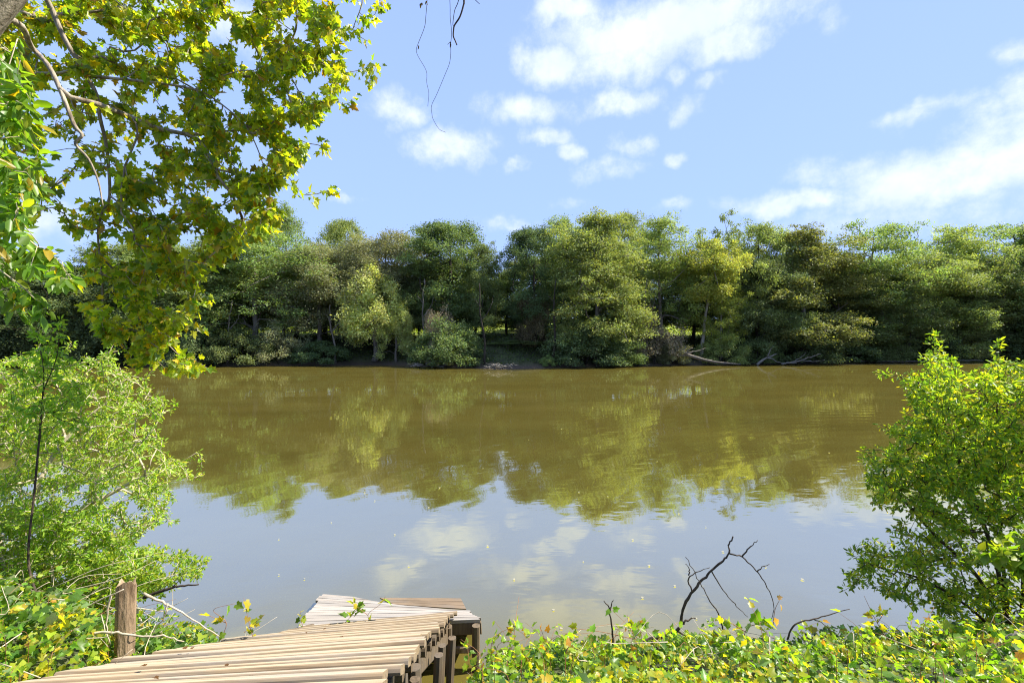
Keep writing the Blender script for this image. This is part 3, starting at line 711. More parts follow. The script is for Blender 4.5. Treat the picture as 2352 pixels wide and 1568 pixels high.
for k in range(NT_):
    yc = 1.95 + k * .275; zc = stair_z(yc) + rv.uniform(-.008, .008)
    yaw = math.radians(3.2 + .22 * k + rv.uniform(-.5, .5)); roll = math.radians(-.9 - .16 * k)
    shortf = max(0, (k - 7)) * .10
    xr = -.56 + rv.uniform(-.035, .035) - .006 * k; xl = -2.50 + rv.uniform(-.05, .05) + shortf
    V, F = [], []
    for j in range(2):
        ax = axes(yaw + rv.uniform(-.010, .010), roll + rv.uniform(-.004, .004), math.radians(-28 + rv.uniform(-2.2, 2.2)))
        e = rv.uniform(-.03, .03)
        c = np.array([(xl + xr) / 2 + e, yc + (j - .5) * .1375, zc - (j - .5) * .066 + rv.uniform(-.006, .006)])
        box_bm(V, F, c + inv, ((xr - xl) / 2, .0635, .021), ax)
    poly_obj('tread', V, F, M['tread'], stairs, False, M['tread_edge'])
# stringers under both sides, blocks under each tread end and short posts
for sx in (-.72, -2.2):
    V, F = [], []
    a = np.array([sx, 1.9, stair_z(1.9) - .16]); b = np.array([sx, 5.25, stair_z(5.25) - .16])
    d = b - a; L = np.linalg.norm(d); d = d / L
    box_bm(V, F, (a + b) / 2 + inv, (L / 2, .022, .10), [d, np.array([1.0, 0, 0]), np.cross(d, [1.0, 0, 0])])
    poly_obj('stringer', V, F, M['frame'], stairs)
for k in range(NT_):
    yc = 1.95 + k * .275
    V, F = [], []
    box_bm(V, F, np.array([-.66 - .006 * k, yc + .02, stair_z(yc) - .075]) + inv, (.045, .05, .045), axes(.05))
    poly_obj('support_block', V, F, M['frame'], stairs)
for (x, y, r) in [(-.60, 2.45, .035), (-.55, 2.75, .028), (-.62, 3.1, .04), (-.56, 3.55, .032), (-.60, 4.0, .03), (-.58, 4.45, .035), (-2.3, 3.0, .04), (-2.25, 4.2, .04)]:
    V, F = [], []
    zt = stair_z(y) - .10; zb = float(height(x, y)) - .15
    box_bm(V, F, np.array([x, y, (zt + zb) / 2]) + inv, ((zt - zb) / 2, r, r), [norm(np.array([[.05 * rv.uniform(-1, 1), .04, 1.0]]))[0], np.array([1.0, 0, 0]), np.array([0, 1.0, 0])])
    poly_obj('support_post', V, F, M['frame'], stairs)

# landing: tilted, its far right corner under water
NR, NL, FL, FR = np.array([-.34, 5.30, .53]), np.array([-2.42, 5.36, .40]), np.array([-2.66, 6.72, .065]), np.array([-.70, 6.95, -.25])
dock = empty('landing_platform', (-1.5, 6.0, .2), 'bleached grey wooden landing tilted so one corner dips under the river', 'platform')
off = np.array([1.5, -6.0, -.2])
V, F = [], []
NPK = 13
def bil(u, v): return (1 - v) * ((1 - u) * NL + u * NR) + v * ((1 - u) * FL + u * FR)
for k in range(NPK):
    v0, v1 = (k + .035) / NPK, (k + .965) / NPK
    e0, e1 = rv.uniform(-.012, .012), rv.uniform(-.012, .012)
    seg = 10; o = len(V)
    for i in range(seg + 1):
        u = e0 + (1 - e0 + e1) * i / seg
        a, b = bil(u, v0), bil(u, v1); dz = np.array([0, 0, .002 * math.sin(k * 3 + i)])
        for q in (a + dz, b + dz, b - [0, 0, .035], a - [0, 0, .035]): V.append(q + off)
    for i in range(seg):
        for j in range(4): F.append((o + i * 4 + j, o + (i + 1) * 4 + j, o + (i + 1) * 4 + (j + 1) % 4, o + i * 4 + (j + 1) % 4))
    F.append((o, o + 1, o + 2, o + 3)); F.append((o + seg * 4 + 3, o + seg * 4 + 2, o + seg * 4 + 1, o + seg * 4))
poly_obj('deck', V, F, M['plank'], dock)
# boards of the sunken corner, just awash, dark and wet
def wp(px, py, z):
    Y = (EYE - z) * FPX / (py - CH / 2); return P(px, py, Y)
cA, cB, cC, cD = wp(872, 1371.5, .008), wp(1058, 1372.5, .008), wp(1071, 1397.5, .012), wp(905, 1387, .012)
for k in range(3):
    V, F = [], []; f0, f1 = (k + .03) / 3, (k + .97) / 3
    q = [cA + (cD - cA) * f0, cB + (cC - cB) * f0, cB + (cC - cB) * f1, cA + (cD - cA) * f1]
    for dz in (0, -.03):
        for p in q: V.append(p + off + [0, 0, dz])
    F += [(3, 2, 1, 0), (4, 5, 6, 7)] + [(i, (i + 1) % 4, 4 + (i + 1) % 4, 4 + i) for i in range(4)]
    poly_obj('sunken_board', V, F, M['wetplank'], dock)
def beam(name, a, b, hy, hz, mat, parent, offs):
    a = np.asarray(a, float); b = np.asarray(b, float); d = b - a; L = np.linalg.norm(d); d = d / L
    s = norm(np.cross(d, [0, 0, 1.0] if abs(d[2]) < .9 else [1.0, 0, 0])[None])[0]; V, F = [], []
    box_bm(V, F, (a + b) / 2 + offs, (L / 2, hy, hz), [d, s, np.cross(s, d)])
    return poly_obj(name, V, F, mat, parent)
beam('rim_board', NR + [0, .03, -.11], NL + [0, .03, -.11], .02, .07, M['frame'], dock, off)
beam('rim_board', NR + [-.03, .06, -.11], FR + [-.03, -.02, -.11], .02, .07, M['frame'], dock, off)
beam('rim_board', NL + [.03, .06, -.11], FL + [.03, -.02, -.11], .02, .07, M['frame'], dock, off)
beam('cross_brace', [-.62, 5.285, .20], [-.40, 5.285, .20], .02, .035, M['post'], dock, off)
for (x, y, zt) in [(-.395, 5.25, .49), (-.70, 5.25, .48), (-1.5, 5.3, .40), (-2.35, 5.35, .34)]:
    beam('post', [x, y, zt], [x, y, -.7], .042, .042, M['frame'], dock, off)

# broken wooden post on the left
rr = np.random.default_rng(4)
pp = P(285, 1480, 3.55); zt = P(285, 1334, 3.55)[2]
zz = np.linspace(.9, zt, 12); sides = 16; V = []; F = []
for i, z in enumerate(zz):
    for j in range(sides):
        a = 2 * math.pi * j / sides; r = .060 * (1 + .07 * math.sin(3 * a + 1) + .05 * math.sin(7 * a)) * (1 + rr.normal(0, .02))
        if j == 9: r *= .80
        top = (rr.uniform(-.045, .02) if i == len(zz) - 1 else 0)
        V.append((pp[0] + r * math.cos(a) + (z - 1.2) * .03, pp[1] + r * math.sin(a), z + top))
for i in range(len(zz) - 1):
    for j in range(sides): F.append((i * sides + j, i * sides + (j + 1) % sides, (i + 1) * sides + (j + 1) % sides, (i + 1) * sides + j))
V.append((pp[0] + .02, pp[1], zt - .07)); c = len(V) - 1; b0 = (len(zz) - 1) * sides
for j in range(sides): F.append((b0 + j, b0 + (j + 1) % sides, c))
o = poly_obj('broken_post', V, F, M['post']); tag(o, 'weathered round wooden post with a broken top among the left vines', 'post')

# ------------------------------------------------------------------ near foliage
def leafy(rng, twigs, per, size, cols, wts, shape, tail=.6, droop=.4, up=.8, spread=.03, view=None, jitc=.18):
    """leaves along the last part of each twig"""
    ps_, ds = [], []
    for t in twigs:
        if t is None: continue
        n = rng.poisson(per) if per >= 1 else int(rng.uniform() < per)
        if n == 0: continue
        L = len(t) - 1; u = L * (1 - tail * rng.uniform(0, 1, n) ** 1.2); i = np.minimum(u.astype(int), L - 1); f = (u - i)[:, None]
        p = t[i] * (1 - f) + t[i + 1] * f; d = norm(t[i + 1] - t[i])
        ps_.append(p); ds.append(d)
    p = np.concatenate(ps_); d = np.concatenate(ds); n = len(p)
    D = d * .5 + rng.normal(0, .55, (n, 3)); D[:, 2] -= droop
    N = rng.normal(0, .5, (n, 3)); N[:, 2] += up
    return leaves(p + norm(D) * spread + rng.normal(0, spread * .5, (n, 3)), D, N, size * rng.uniform(.55, 1.25, n), shape, palette(rng, n, cols, wts, jitc))
def sample_mask(rng, poly, n, y0, y1, dens=None):
    poly = np.asarray(poly, float); out = []
    while len(out) < n:
        x = rng.uniform(poly[:, 0].min(), poly[:, 0].max(), 4000); y = rng.uniform(poly[:, 1].min(), poly[:, 1].max(), 4000)
        k = inside(poly, x, y)
        if dens is not None: k &= rng.uniform(0, 1, 4000) < dens(x, y)
        for a, b in zip(x[k], y[k]): out.append(P(a, b, rng.uniform(y0, y1) if not callable(y0) else y0(a, b, rng)))
    return np.array(out[:n])

# --- big sycamore leaning in from the left
rng = np.random.default_rng(101)
tr = np.array([[-.23, 0, 0]]) + np.array([[-5.6, 2.5, 1.6], [-5.0, 2.6, 2.7], [-4.3, 2.7, 3.9], [-3.75, 2.75, 4.8], [-3.25, 2.8, 5.55], [-2.7, 2.9, 6.4], [-2.3, 3.0, 7.2], [-2.0, 3.2, 8.2]])
def z6(pts, Y): return [P(a * .45, b * .45, Y + (q[0] if q else 0)) for a, b, *q in pts]
limbs = [
    spline([tr[5]] + z6([(130, -160, -.4), (240, 0, -.1), (330, 200), (420, 350, .1), (490, 480, .2), (510, 600, .3), (545, 760, .4), (560, 1000, .5), (520, 1090, .5), (500, 1200, .5), (520, 1400, .5), (540, 1650, .5), (640, 1780, .5)], 4.3), 4),
    spline([tr[4]] + z6([(60, 100, -.7), (160, 240), (250, 340), (320, 490), (380, 640), (420, 690), (385, 735), (450, 810), (500, 920), (525, 1050)], 3.9), 4),
    spline(z6([(450, 390), (620, 405), (850, 430), (1000, 460), (1100, 510), (1250, 640), (1330, 800), (1380, 980)], 4.5), 4),
    spline([tr[6]] + z6([(620, -260), (755, 0, .1), (800, 90, .2), (860, 230, .3), (930, 420, .5)], 4.6), 4),
    spline([tr[7]] + z6([(1100, -400, -.2), (1400, -250), (1500, 0), (1510, 150), (1450, 300), (1500, 420), (1580, 560)], 4.9), 4),
    spline([tr[7]] + [P(620, -330, 3.6), P(850, -190, 3.5), P(1010, -70, 3.5), P(1100, -48, 3.5), P(1200, -60, 3.5)], 4),
    spline(z6([(1400, -250), (1750, -160), (1850, -20), (1800, 150)], 4.9), 4),
    spline(z6([(560, 1000, .4), (680, 1080, .4), (860, 1130, .5), (1050, 1200, .6)], 4.4), 4),
    spline(z6([(510, 1300, .5), (640, 1450, .5), (760, 1640, .5), (900, 1800, .5), (1010, 1870, .5)], 4.3), 4),
]
MASK = [(-60, -60), (860, -60), (770, 0), (785, 60), (800, 130), (790, 205), (765, 240), (715, 290), (695, 340), (680, 400), (700, 445), (650, 470), (640, 515), (560, 555), (540, 590),
        (485, 600), (450, 640), (445, 700), (450, 745), (428, 780), (440, 820), (455, 845), (400, 855), (320, 845), (262, 800), (225, 745), (190, 700), (215, 600), (190, 540), (60, 500), (-60, 560)]
def sdens(x, y):
    d = np.where((x > 60) & (x < 270) & (y > 170) & (y < 560), .22, 1.0)
    d = np.where((x < 110) & (y > 180), .5, d)
    d = np.where((x > 290) & (x < 360) & (y > 300) & (y < 420), .25, d)
    d = np.where((x > 180) & (x < 460) & (y > 90) & (y < 300), .55, d)
    d = np.where((x > 430) & (y < 300), 1.0, d)
    c = np.sin(x * .043 + 1.7 * np.sin(y * .031)) + np.sin(y * .052 + 1.5 * np.sin(x * .027 + 2))
    return d * np.clip(.5 + .5 * c, .03, 1)
tg = sample_mask(rng, MASK, 1900, 4.35, 5.35, sdens)
stray = [(870, 15), (885, 8), (850, 40), (862, 150), (848, 188), (835, 160), (820, 215), (752, 345), (740, 350), (770, 437), (755, 440), (730, 445), (480, 848), (455, 855), (445, 700), (790, 240), (640, 480),
         (170, 520), (150, 500), (95, 470), (830, 10), (815, 60), (845, 95), (710, 330), (480, 690), (470, 760)]
tg = np.vstack([tg, [P(a, b, rng.uniform(4.6, 5.3)) for a, b in stray]])
lines, tw = grow(rng, [tr] + limbs, tg, seg=.18, bend=.35, sag=.10, jit=.05, pw=.15, rtip=.0030, expo=.42)
rt = [.42, .38, .36, .34, .31, .28, .24, .18]; lines[0] = (tr, np.array(rt))
for i, r0 in enumerate([.022, .021, .013, .021, .015, .022, .013, .009, .009]):
    pts = lines[1 + i][0]; lines[1 + i] = (pts, np.interp(np.linspace(0, 1, len(pts)), [0, .15, 1], [r0 * 1.35, r0, r0 * .25]))
syc = empty('sycamore_tree', (-5.6, 2.5, 1.6), 'big sycamore leaning in at upper left with yellowing lobed leaves', 'tree')
so = np.array([5.6, -2.5, -1.6])
link('trunk', tube_mesh('sycamore_trunk', [(spline(tr, 4) + so, np.interp(np.linspace(0, 7, 29), range(8), rt))], 20), M['bark_syc'], syc)
link('limbs', tube_mesh('sycamore_limbs', [(a + so, b) for a, b in lines[1:]], 6), M['bark_syc'], syc)
V, T, C = leafy(rng, tw, 9.5, .066, [(.27, .36, .035), (.16, .26, .03), (.42, .46, .035), (.55, .45, .025), (.42, .30, .06), (.36, .22, .03)], [34, 20, 30, 7, 2, 2], 'lobed', tail=.75, droop=.55, up=.45, spread=.035)
link('crown', mesh_arrays('sycamore_crown', V + so, T, C), M['near'], syc)

# --- bright green branch along the left edge, closer
rng = np.random.default_rng(102)
MASK2 = [(-90, 60), (30, 70), (60, 160), (85, 260), (95, 380), (70, 470), (60, 540), (100, 560), (165, 630), (150, 650), (70, 610), (60, 640), (110, 700), (80, 730), (30, 700), (-90, 700)]
tg = sample_mask(rng, MASK2, 210, 2.7, 3.4)
tg = np.vstack([tg, [P(a, b, 2.9) for a, b in [(120, 590), (145, 615), (165, 640), (90, 580), (105, 700), (85, 690), (50, 720), (25, 700)]]])
st = [spline([[-5.2, 2.55, 2.4], [-4.2, 2.9, 3.6], P(-80, 500, 3.0), P(-40, 300, 3.0), P(10, 180, 3.0), P(40, 90, 3.1)], 5), spline([P(-80, 500, 3.0), P(20, 520, 3.0), P(90, 570, 2.95)], 5), spline([P(-80, 560, 3), P(0, 620, 2.95), P(60, 665, 2.9)], 5)]
lines, tw = grow(rng, st, tg, seg=.12, bend=.3, sag=.10, jit=.06, pw=.1, rtip=.0018, expo=.45)
lv = empty('leafy_branch', (-5.2, 2.55, 2.4), 'bright green drooping branch with narrow leaves at the left photo edge', 'branch')
so = np.array([5.2, -2.55, -2.4])
link('stems', tube_mesh('leafy_branch_stems', [(a + so, b) for a, b in lines], 5), M['twig_pale'], lv)
V, T, C = leafy(rng, tw, 9, .092, [(.17, .31, .035), (.12, .23, .04), (.31, .40, .04), (.48, .36, .03)], [10, 6, 3, 1], 'oval', tail=.9, droop=.75, up=.35, spread=.02)
link('foliage', mesh_arrays('leafy_branch_foliage', V + so, T, C), M['near'], lv)

# --- bushes
def bush(name, label, cat, seed, base, starts, mask, n, y0, y1, leafn, size, cols, wts, twig, rtip=.0022, sag=.05, shape='oval', extra=(), dens=None, seg=.16, droop=.1, up=.6, pw=.12, tail=.7, bend=.3, spread=.02, expo=.45):
    rng = np.random.default_rng(seed)
    def clump(x, y):
        c = np.sin(x * .055 + seed + 1.7 * np.sin(y * .04)) + np.sin(y * .07 + 1.5 * np.sin(x * .035 + seed))
        return (1 if dens is None else dens(x, y)) * np.clip(.75 + .35 * c, .3, 1)
    tg = sample_mask(rng, mask, n, y0, y1, clump)
    q = tg[rng.uniform(0, 1, n) < .06]; cc = tg.mean(0); q = cc + (q - cc) * [1.16, 1.0, 1.13]; tg = np.vstack([tg, q[q[:, 2] > .3]])
    if len(extra): tg = np.vstack([tg, [P(*e) for e in extra]])
    lines, tw = grow(rng, [spline(s, 5) for s in starts], tg, seg=seg, bend=bend, sag=sag, jit=.07, pw=pw, rtip=rtip, expo=expo)
    e = empty(name, tuple(base), label, cat); so = -np.asarray(base)
    link('stems', tube_mesh(name + '_stems', [(a + so, b) for a, b in lines], 4), M[twig], e)
    V, T, C = leafy(rng, tw, leafn, size, cols, wts, shape, tail=tail, droop=droop, up=up, spread=spread)
    link('foliage', mesh_arrays(name + '_foliage', V + so, T, C), M['near_soft'], e)
    return e
GREENS = [(.29, .43, .05), (.20, .34, .045), (.40, .50, .07), (.48, .51, .13)]
LB = [(-120, 800), (0, 832), (50, 805), (110, 815), (165, 828), (245, 808), (300, 862), (345, 885), (385, 925), (375, 965), (340, 1000), (365, 1040), (420, 1060), (440, 1085), (405, 1110), (400, 1150), (385, 1185), (330, 1225), (300, 1300), (150, 1390), (-120, 1420)]
ground_pt = lambda x, y: np.array([x, y, float(height(x, y))])
b0 = ground_pt(-5.6, 5.4)
bush('willow_shrub', 'large pale twigged shrub spreading over the water at left', 'shrub', 201, b0,
     [[b0, P(60, 1200, 5.7), P(120, 1050, 6.0), P(200, 960, 6.2), P(280, 900, 6.4)], [b0 + [.1, 0, 0], P(150, 1210, 5.6), P(260, 1130, 5.8), P(380, 1070, 5.9)],
      [b0, P(-20, 1150, 5.8), P(-40, 950, 6.2)], [b0 + [.2, 0, 0], P(140, 1290, 5.4), P(260, 1230, 5.5), P(340, 1200, 5.6)]],
     LB, 2300, 5.0, 7.2, 17, .048, GREENS, [8, 6, 5, 2], 'twig_pale', rtip=.0034,
     extra=[(460, 1050, 6), (462, 1075, 6), (450, 1040, 6), (400, 925, 6.3), (395, 940, 6.3), (330, 870, 6.4), (430, 1100, 5.8)])
b5 = ground_pt(-4.6, 4.9)
bush('thicket', 'dense low green thicket at far left under the large pale shrub', 'shrub', 211, b5,
     [[b5, P(120, 1320, 5.0), P(130, 1200, 5.2)], [b5, P(220, 1330, 5.0), P(280, 1260, 5.1)], [b5, P(20, 1320, 5.1), P(-20, 1180, 5.2)]],
     [(-120, 1130), (100, 1160), (200, 1180), (310, 1240), (330, 1340), (240, 1420), (-120, 1440)], 900, 4.7, 5.7, 16, .05, GREENS, [6, 7, 3, 1], 'twig_pale', rtip=.0026)
b1 = ground_pt(-3.55, 4.7)
bush('low_bush', 'low rounded yellow green bush at the water edge behind the broken post', 'bush', 202, b1,
     [[b1, P(300, 1330, 4.9), P(380, 1300, 5.0)]], [(180, 1290), (300, 1255), (400, 1262), (462, 1290), (466, 1320), (420, 1345), (330, 1370), (180, 1400)], 230, 4.6, 5.5, 22, .042,
     [(.28, .40, .04), (.18, .31, .04), (.42, .46, .05)], [5, 4, 3], 'twig_pale', rtip=.002, shape='oval')
b2 = ground_pt(-4.05, 4.2)
bush('sapling', 'slender dark stemmed sapling with two leafy tips rising at far left', 'sapling', 203, b2,
     [[b2, P(66, 1300, 4.5), P(80, 1120, 4.6), P(95, 950, 4.7), P(100, 850, 4.7), P(85, 765, 4.7)], [P(98, 900, 4.7), P(130, 820, 4.7), P(137, 740, 4.7)], [P(66, 1290, 4.5), P(55, 1150, 4.5)]],
     [(75, 760), (90, 755), (105, 800), (125, 745), (145, 740), (150, 830), (200, 900), (180, 1000), (40, 1010), (20, 900), (60, 850)], 90, 4.5, 5.0, 10, .055,
     [(.20, .38, .05), (.30, .46, .06)], [1, 1], 'twig_dark', rtip=.0022, extra=[(82, 757, 4.7), (137, 735, 4.7), (135, 750, 4.7), (85, 775, 4.7), (140, 775, 4.7)])
RB = [(2062, 862), (2105, 880), (2125, 850), (2145, 800), (2185, 830), (2210, 860), (2260, 850), (2290, 815), (2310, 840), (2370, 825), (2480, 800), (2500, 1470), (2250, 1470), (2180, 1445), (2120, 1405), (2060, 1372), (1990, 1350), (1955, 1328),
      (1985, 1285), (1990, 1235), (2065, 1225), (2070, 1200), (2015, 1160), (1992, 1100), (1985, 1060), (2035, 1055), (2065, 1005), (2040, 980), (2085, 960), (2095, 905), (2070, 880)]
b3 = ground_pt(4.95, 4.75)
def rdens(x, y):
    d = np.where((y > 1200) & (x < 2150), .55, 1.0)
    d = np.where((x > 2010) & (x < 2120) & (y > 1150) & (y < 1235), .35, d)
    return d * np.where((x > 2150) & (y > 1180), .5, 1)
bush('tall_shrub', 'tall bright shrub with arching dark stems at the right photo edge', 'shrub', 204, b3,
     [[b3, P(2290, 1300, 4.8), P(2240, 1150, 4.9), P(2180, 1000, 5.0), P(2140, 880, 5.0)], [b3, P(2300, 1250, 4.8), P(2290, 1050, 4.9), P(2290, 860, 5.0)],
      [b3 + [.1, 0, 0], P(2360, 1200, 4.9), P(2400, 950, 5.1)], [b3, P(2250, 1330, 4.7), P(2150, 1230, 4.7), P(2060, 1130, 4.7)], [b3, P(2220, 1390, 4.6), P(2120, 1330, 4.6), P(2010, 1300, 4.6)]],
     RB, 2200, 4.2, 5.8, 19, .052, [(.23, .35, .035), (.13, .23, .03), (.38, .44, .04), (.52, .46, .04)], [8, 5, 5, 1.2], 'twig_dark', rtip=.0022, dens=rdens,
     extra=[(2145, 768, 5), (2150, 780, 5), (2140, 790, 5), (2160, 800, 5), (2295, 788, 5), (2290, 800, 5), (2285, 815, 5), (2015, 856, 5), (2040, 862, 5), (1985, 1050, 4.7), (2000, 1062, 4.7), (2022, 975, 4.8), (1945, 1318, 4.5), (1960, 1275, 4.5), (1975, 1250, 4.5)])
b4 = ground_pt(4.5, 3.7)
bush('arching_shoots', 'bright leafy shoots arching in front of the tall shrub at lower right', 'shoots', 205, b4,
     [[b4, P(2400, 1350, 3.7), P(2330, 1280, 3.7), P(2260, 1270, 3.7)], [b4, P(2420, 1300, 3.7), P(2350, 1240, 3.7)]],
     [(2240, 1270), (2290, 1240), (2360, 1215), (2420, 1220), (2420, 1330), (2350, 1320), (2290, 1300)], 60, 3.6, 3.9, 9, .07, [(.17, .28, .03), (.26, .34, .04)], [1, 1], 'twig_pale', rtip=.002, shape='heart', droop=.5)

# --- ground vines on the near bank (one mass nobody could count)
rng = np.random.default_rng(301)
def vine_field(n, x0, x1, y0, y1, hmean, size, cols, wts, avoid_stairs=True):
    x = rng.uniform(x0, x1, n); y = rng.uniform(y0, y1, n)
    if avoid_stairs:
        k = ~((x > -2.62) & (x < -.52) & (y < 5.2)); k &= ~((x > -2.5) & (x < -.25) & (y > 5.0)); x, y = x[k], y[k]
    z = height(x, y)
    k = z > -.02; x, y, z = x[k], y[k], z[k]; n = len(x)
    hill = np.clip(.5 + .6 * wig(x, y, 2.4, 1.0) + .5 * wig(x + 3, y, 6, 1.0), .05, 1.6)
    lim = np.interp(x, [-.6, -.2, .3], [.6, .8, 1.0]) * (x > -1) + (x <= -1) * 1.0
    h = hmean * hill * lim * rng.uniform(0, 1, n) ** .6 * 1.6
    p = np.stack([x, y, z + h], -1)
    D = np.stack([rng.normal(0, .8, n), rng.normal(-.2, .8, n), rng.normal(-.25, .35, n)], -1)
    N = np.stack([rng.normal(.35, .42, n), rng.normal(-.1, .42, n), np.ones(n)], -1)
    patch = wig(x, y, 1.7, 1.0) + rng.normal(0, .35, n)
    c = palette(rng, n, cols, wts); c[patch > .45] = palette(rng, int((patch > .45).sum()), [cols[2], cols[3], cols[0]], [3, 2, 2])
    return leaves(p, D, N, size * rng.uniform(.35, 1.0, n) ** 1.0 * rng.choice([.8, 1.1, 1.7], n, p=[.5, .38, .12]), 'vine', c)
VC = [(.16, .29, .035), (.08, .165, .028), (.36, .42, .035), (.52, .42, .04), (.22, .31, .12)]
V, T, C = join([vine_field(34000, -.6, 6.5, 1.7, 6.0, .115, .056, VC, [7, 5, 3, 1, 2])])
tag(link('ground_vines', mesh_arrays('ground_vines', V, T, C), M['near']), 'mat of yellow green vine leaves along the lower right bank', 'vines', kind='stuff')
V, T, C = join([vine_field(22000, -7, -2.45, 1.9, 5.6, .30, .066, VC, [7, 6, 1.5, .5, 3])])
tag(link('ground_vines', mesh_arrays('ground_vines_2', V, T, C), M['near']), 'tangle of green vine leaves around the broken post at lower left', 'vines', kind='stuff')
# upright and trailing shoots standing out of both mats
tws, st_ = [], []
for k in range(380):
    if k < 270: x, y, hh = rng.uniform(-.45, 5.6), rng.uniform(2.35, 3.9), rng.uniform(.07, .30) * (1 if rng.uniform() > .15 else 1.3)
    else: x, y, hh = rng.uniform(-5.2, -2.55), rng.uniform(2.5, 4.6), rng.uniform(.15, .45)
    z = float(height(x, y)); a = rng.uniform(0, 6.28); l = rng.uniform(.2, 1.0) * hh
    p0 = np.array([x, y, z]); p2 = p0 + [l * math.cos(a), l * math.sin(a), hh]; p1 = p0 + [0.1 * l * math.cos(a), 0.1 * l * math.sin(a), hh * .75]
    q = spline([p0, p1, p2], 5); tws.append(q); st_.append((q, np.linspace(.0022, .0010, len(q))))
V, T, C = leafy(rng, tws, 7, .044, [(.20, .36, .04), (.36, .47, .04), (.52, .46, .04), (.50, .26, .04)], [7, 5, 1.2, .5], 'vine', tail=.85, droop=.2, up=.6, spread=.015)
tag(link('vine_shoots', mesh_arrays('vine_shoots', V, T, C), M['near']), 'many small yellow green shoots sticking up out of the vine mats', 'shoots', kind='stuff')
tag(link('shoot_stems', tube_mesh('shoot_stems', st_, 4), M['twig_red']), 'thin reddish stems of the small shoots in the vine mats', 'stems', kind='stuff')
# dead stems woven through the left tangle
lines = []
for k in range(170):
    x = rng.uniform(-5.5, -2.4); y = rng.uniform(2.3, 5.0); z = float(height(x, y)) + rng.uniform(.02, .35)
    a = rng.uniform(0, 6.28); L = rng.uniform(.2, .75); d = np.array([math.cos(a), math.sin(a) * .6, rng.uniform(-.2, .45)]) * L
    m = np.array([x, y, z]) + d * .5 + rng.normal(0, .08, 3); lines.append((spline([[x, y, z], m, np.array([x, y, z]) + d], 4), np.linspace(.0045, .0016, 9)))
for k in range(60):
    x = rng.uniform(-.4, 5.5); y = rng.uniform(2.3, 5.0); z = float(height(x, y)) + rng.uniform(.05, .25)
    a = rng.uniform(0, 6.28); L = rng.uniform(.15, .45); d = np.array([math.cos(a), math.sin(a) * .6, rng.uniform(-.1, .4)]) * L
    m = np.array([x, y, z]) + d * .5 + rng.normal(0, .07, 3); lines.append((spline([[x, y, z], m, np.array([x, y, z]) + d], 4), np.linspace(.003, .0012, 9)))
tag(link('dead_stems', tube_mesh('dead_stems', lines, 4), M['twig_pale']), 'dry pale stems woven through the vines on the near bank', 'stems', kind='stuff')

# --- vine shoots one can tell apart
def sprig(px_paths, Y, label, seed, size=.07, n=10, cols=VC, wts=(3, 1, 5, 3, 1), name='vine_shoot', stem='twig_red', r=.0028):
    rng = np.random.default_rng(seed)
    paths = [spline(ps(p, Y), 5) for p in px_paths]; base = paths[0][0]
    e = empty(name, tuple(base), label, 'vine')
    link('stem', tube_mesh(name + '_stem', [(a - base, np.linspace(r, r * .45, len(a))) for a in paths], 5), M[stem], e)
    V, T, C = leafy(rng, [p for p in paths], n, size, cols, wts, 'vine', tail=.95, droop=.35, up=.5, spread=.02)
    link('leaves', mesh_arrays(name + '_leaves', V - base, T, C), M['near'], e)
sprig([[(862, 1446), (845, 1412), (872, 1388), (886, 1368)], [(790, 1432), (812, 1408), (835, 1385)], [(845, 1412), (810, 1385)]], 5.0, 'leafy vine shoot hanging over the stairs in front of the landing', 11, .085, 6)
sprig([[(500, 1480), (520, 1430), (490, 1400), (540, 1385)], [(520, 1430), (478, 1412)]], 3.9, 'vine shoot with maple like leaves at the left edge of the stairs', 12, .07, 6)
sprig([[(585, 1475), (572, 1430), (560, 1372)], [(572, 1440), (608, 1410)]], 4.0, 'vine shoot with an orange withered tip right at the left stair edge', 13, .07, 5, wts=(3, 1, 2, 5, 1))
sprig([[(700, 1450), (692, 1425), (690, 1402)]], 4.9, 'small vine shoot at the near left corner of the landing', 14, .06, 5)
sprig([[(1262, 1500), (1250, 1465), (1240, 1436)]], 3.9, 'upright shoot with orange leaves above the vines right of the landing', 15, .05, 6, cols=[(.45, .22, .03), (.38, .32, .03), (.25, .28, .03)], wts=(3, 2, 1))
sprig([[(1330, 1540), (1322, 1510), (1318, 1492)]], 3.4, 'single yellow leaved shoot between the orange shoot and the bare stem', 16, .06, 4, cols=[(.45, .38, .03)], wts=(1,))
sprig([[(1500, 1500), (1452, 1450), (1440, 1410)], [(1470, 1470), (1380, 1450), (1312, 1442)]], 3.5, 'yellow green shoot with a long runner left of the dark dead branch', 17, .055, 7)
sprig([[(1700, 1510), (1712, 1450), (1730, 1420)], [(1712, 1450), (1680, 1430), (1650, 1412)], [(1712, 1440), (1765, 1425)]], 3.2, 'large leaved bright vine shoot under the right arm of the dead branch', 18, .07, 7, wts=(6, 2, 5, 1, 1))
sprig([[(2060, 1500), (2015, 1430), (1985, 1368)], [(2015, 1430), (2035, 1400)]], 3.4, 'reddish shoot with orange leaves just left of the tall shrub', 19, .05, 8, cols=[(.45, .22, .03), (.42, .36, .03), (.22, .28, .03)], wts=(3, 4, 2))
sprig([[(1775, 1440), (1780, 1400), (1790, 1378)]], 3.5, 'thin shoot with pinkish leaves at the drooping tip of the dead branch', 20, .04, 5, cols=[(.45, .30, .12), (.4, .36, .1)], wts=(1, 1))

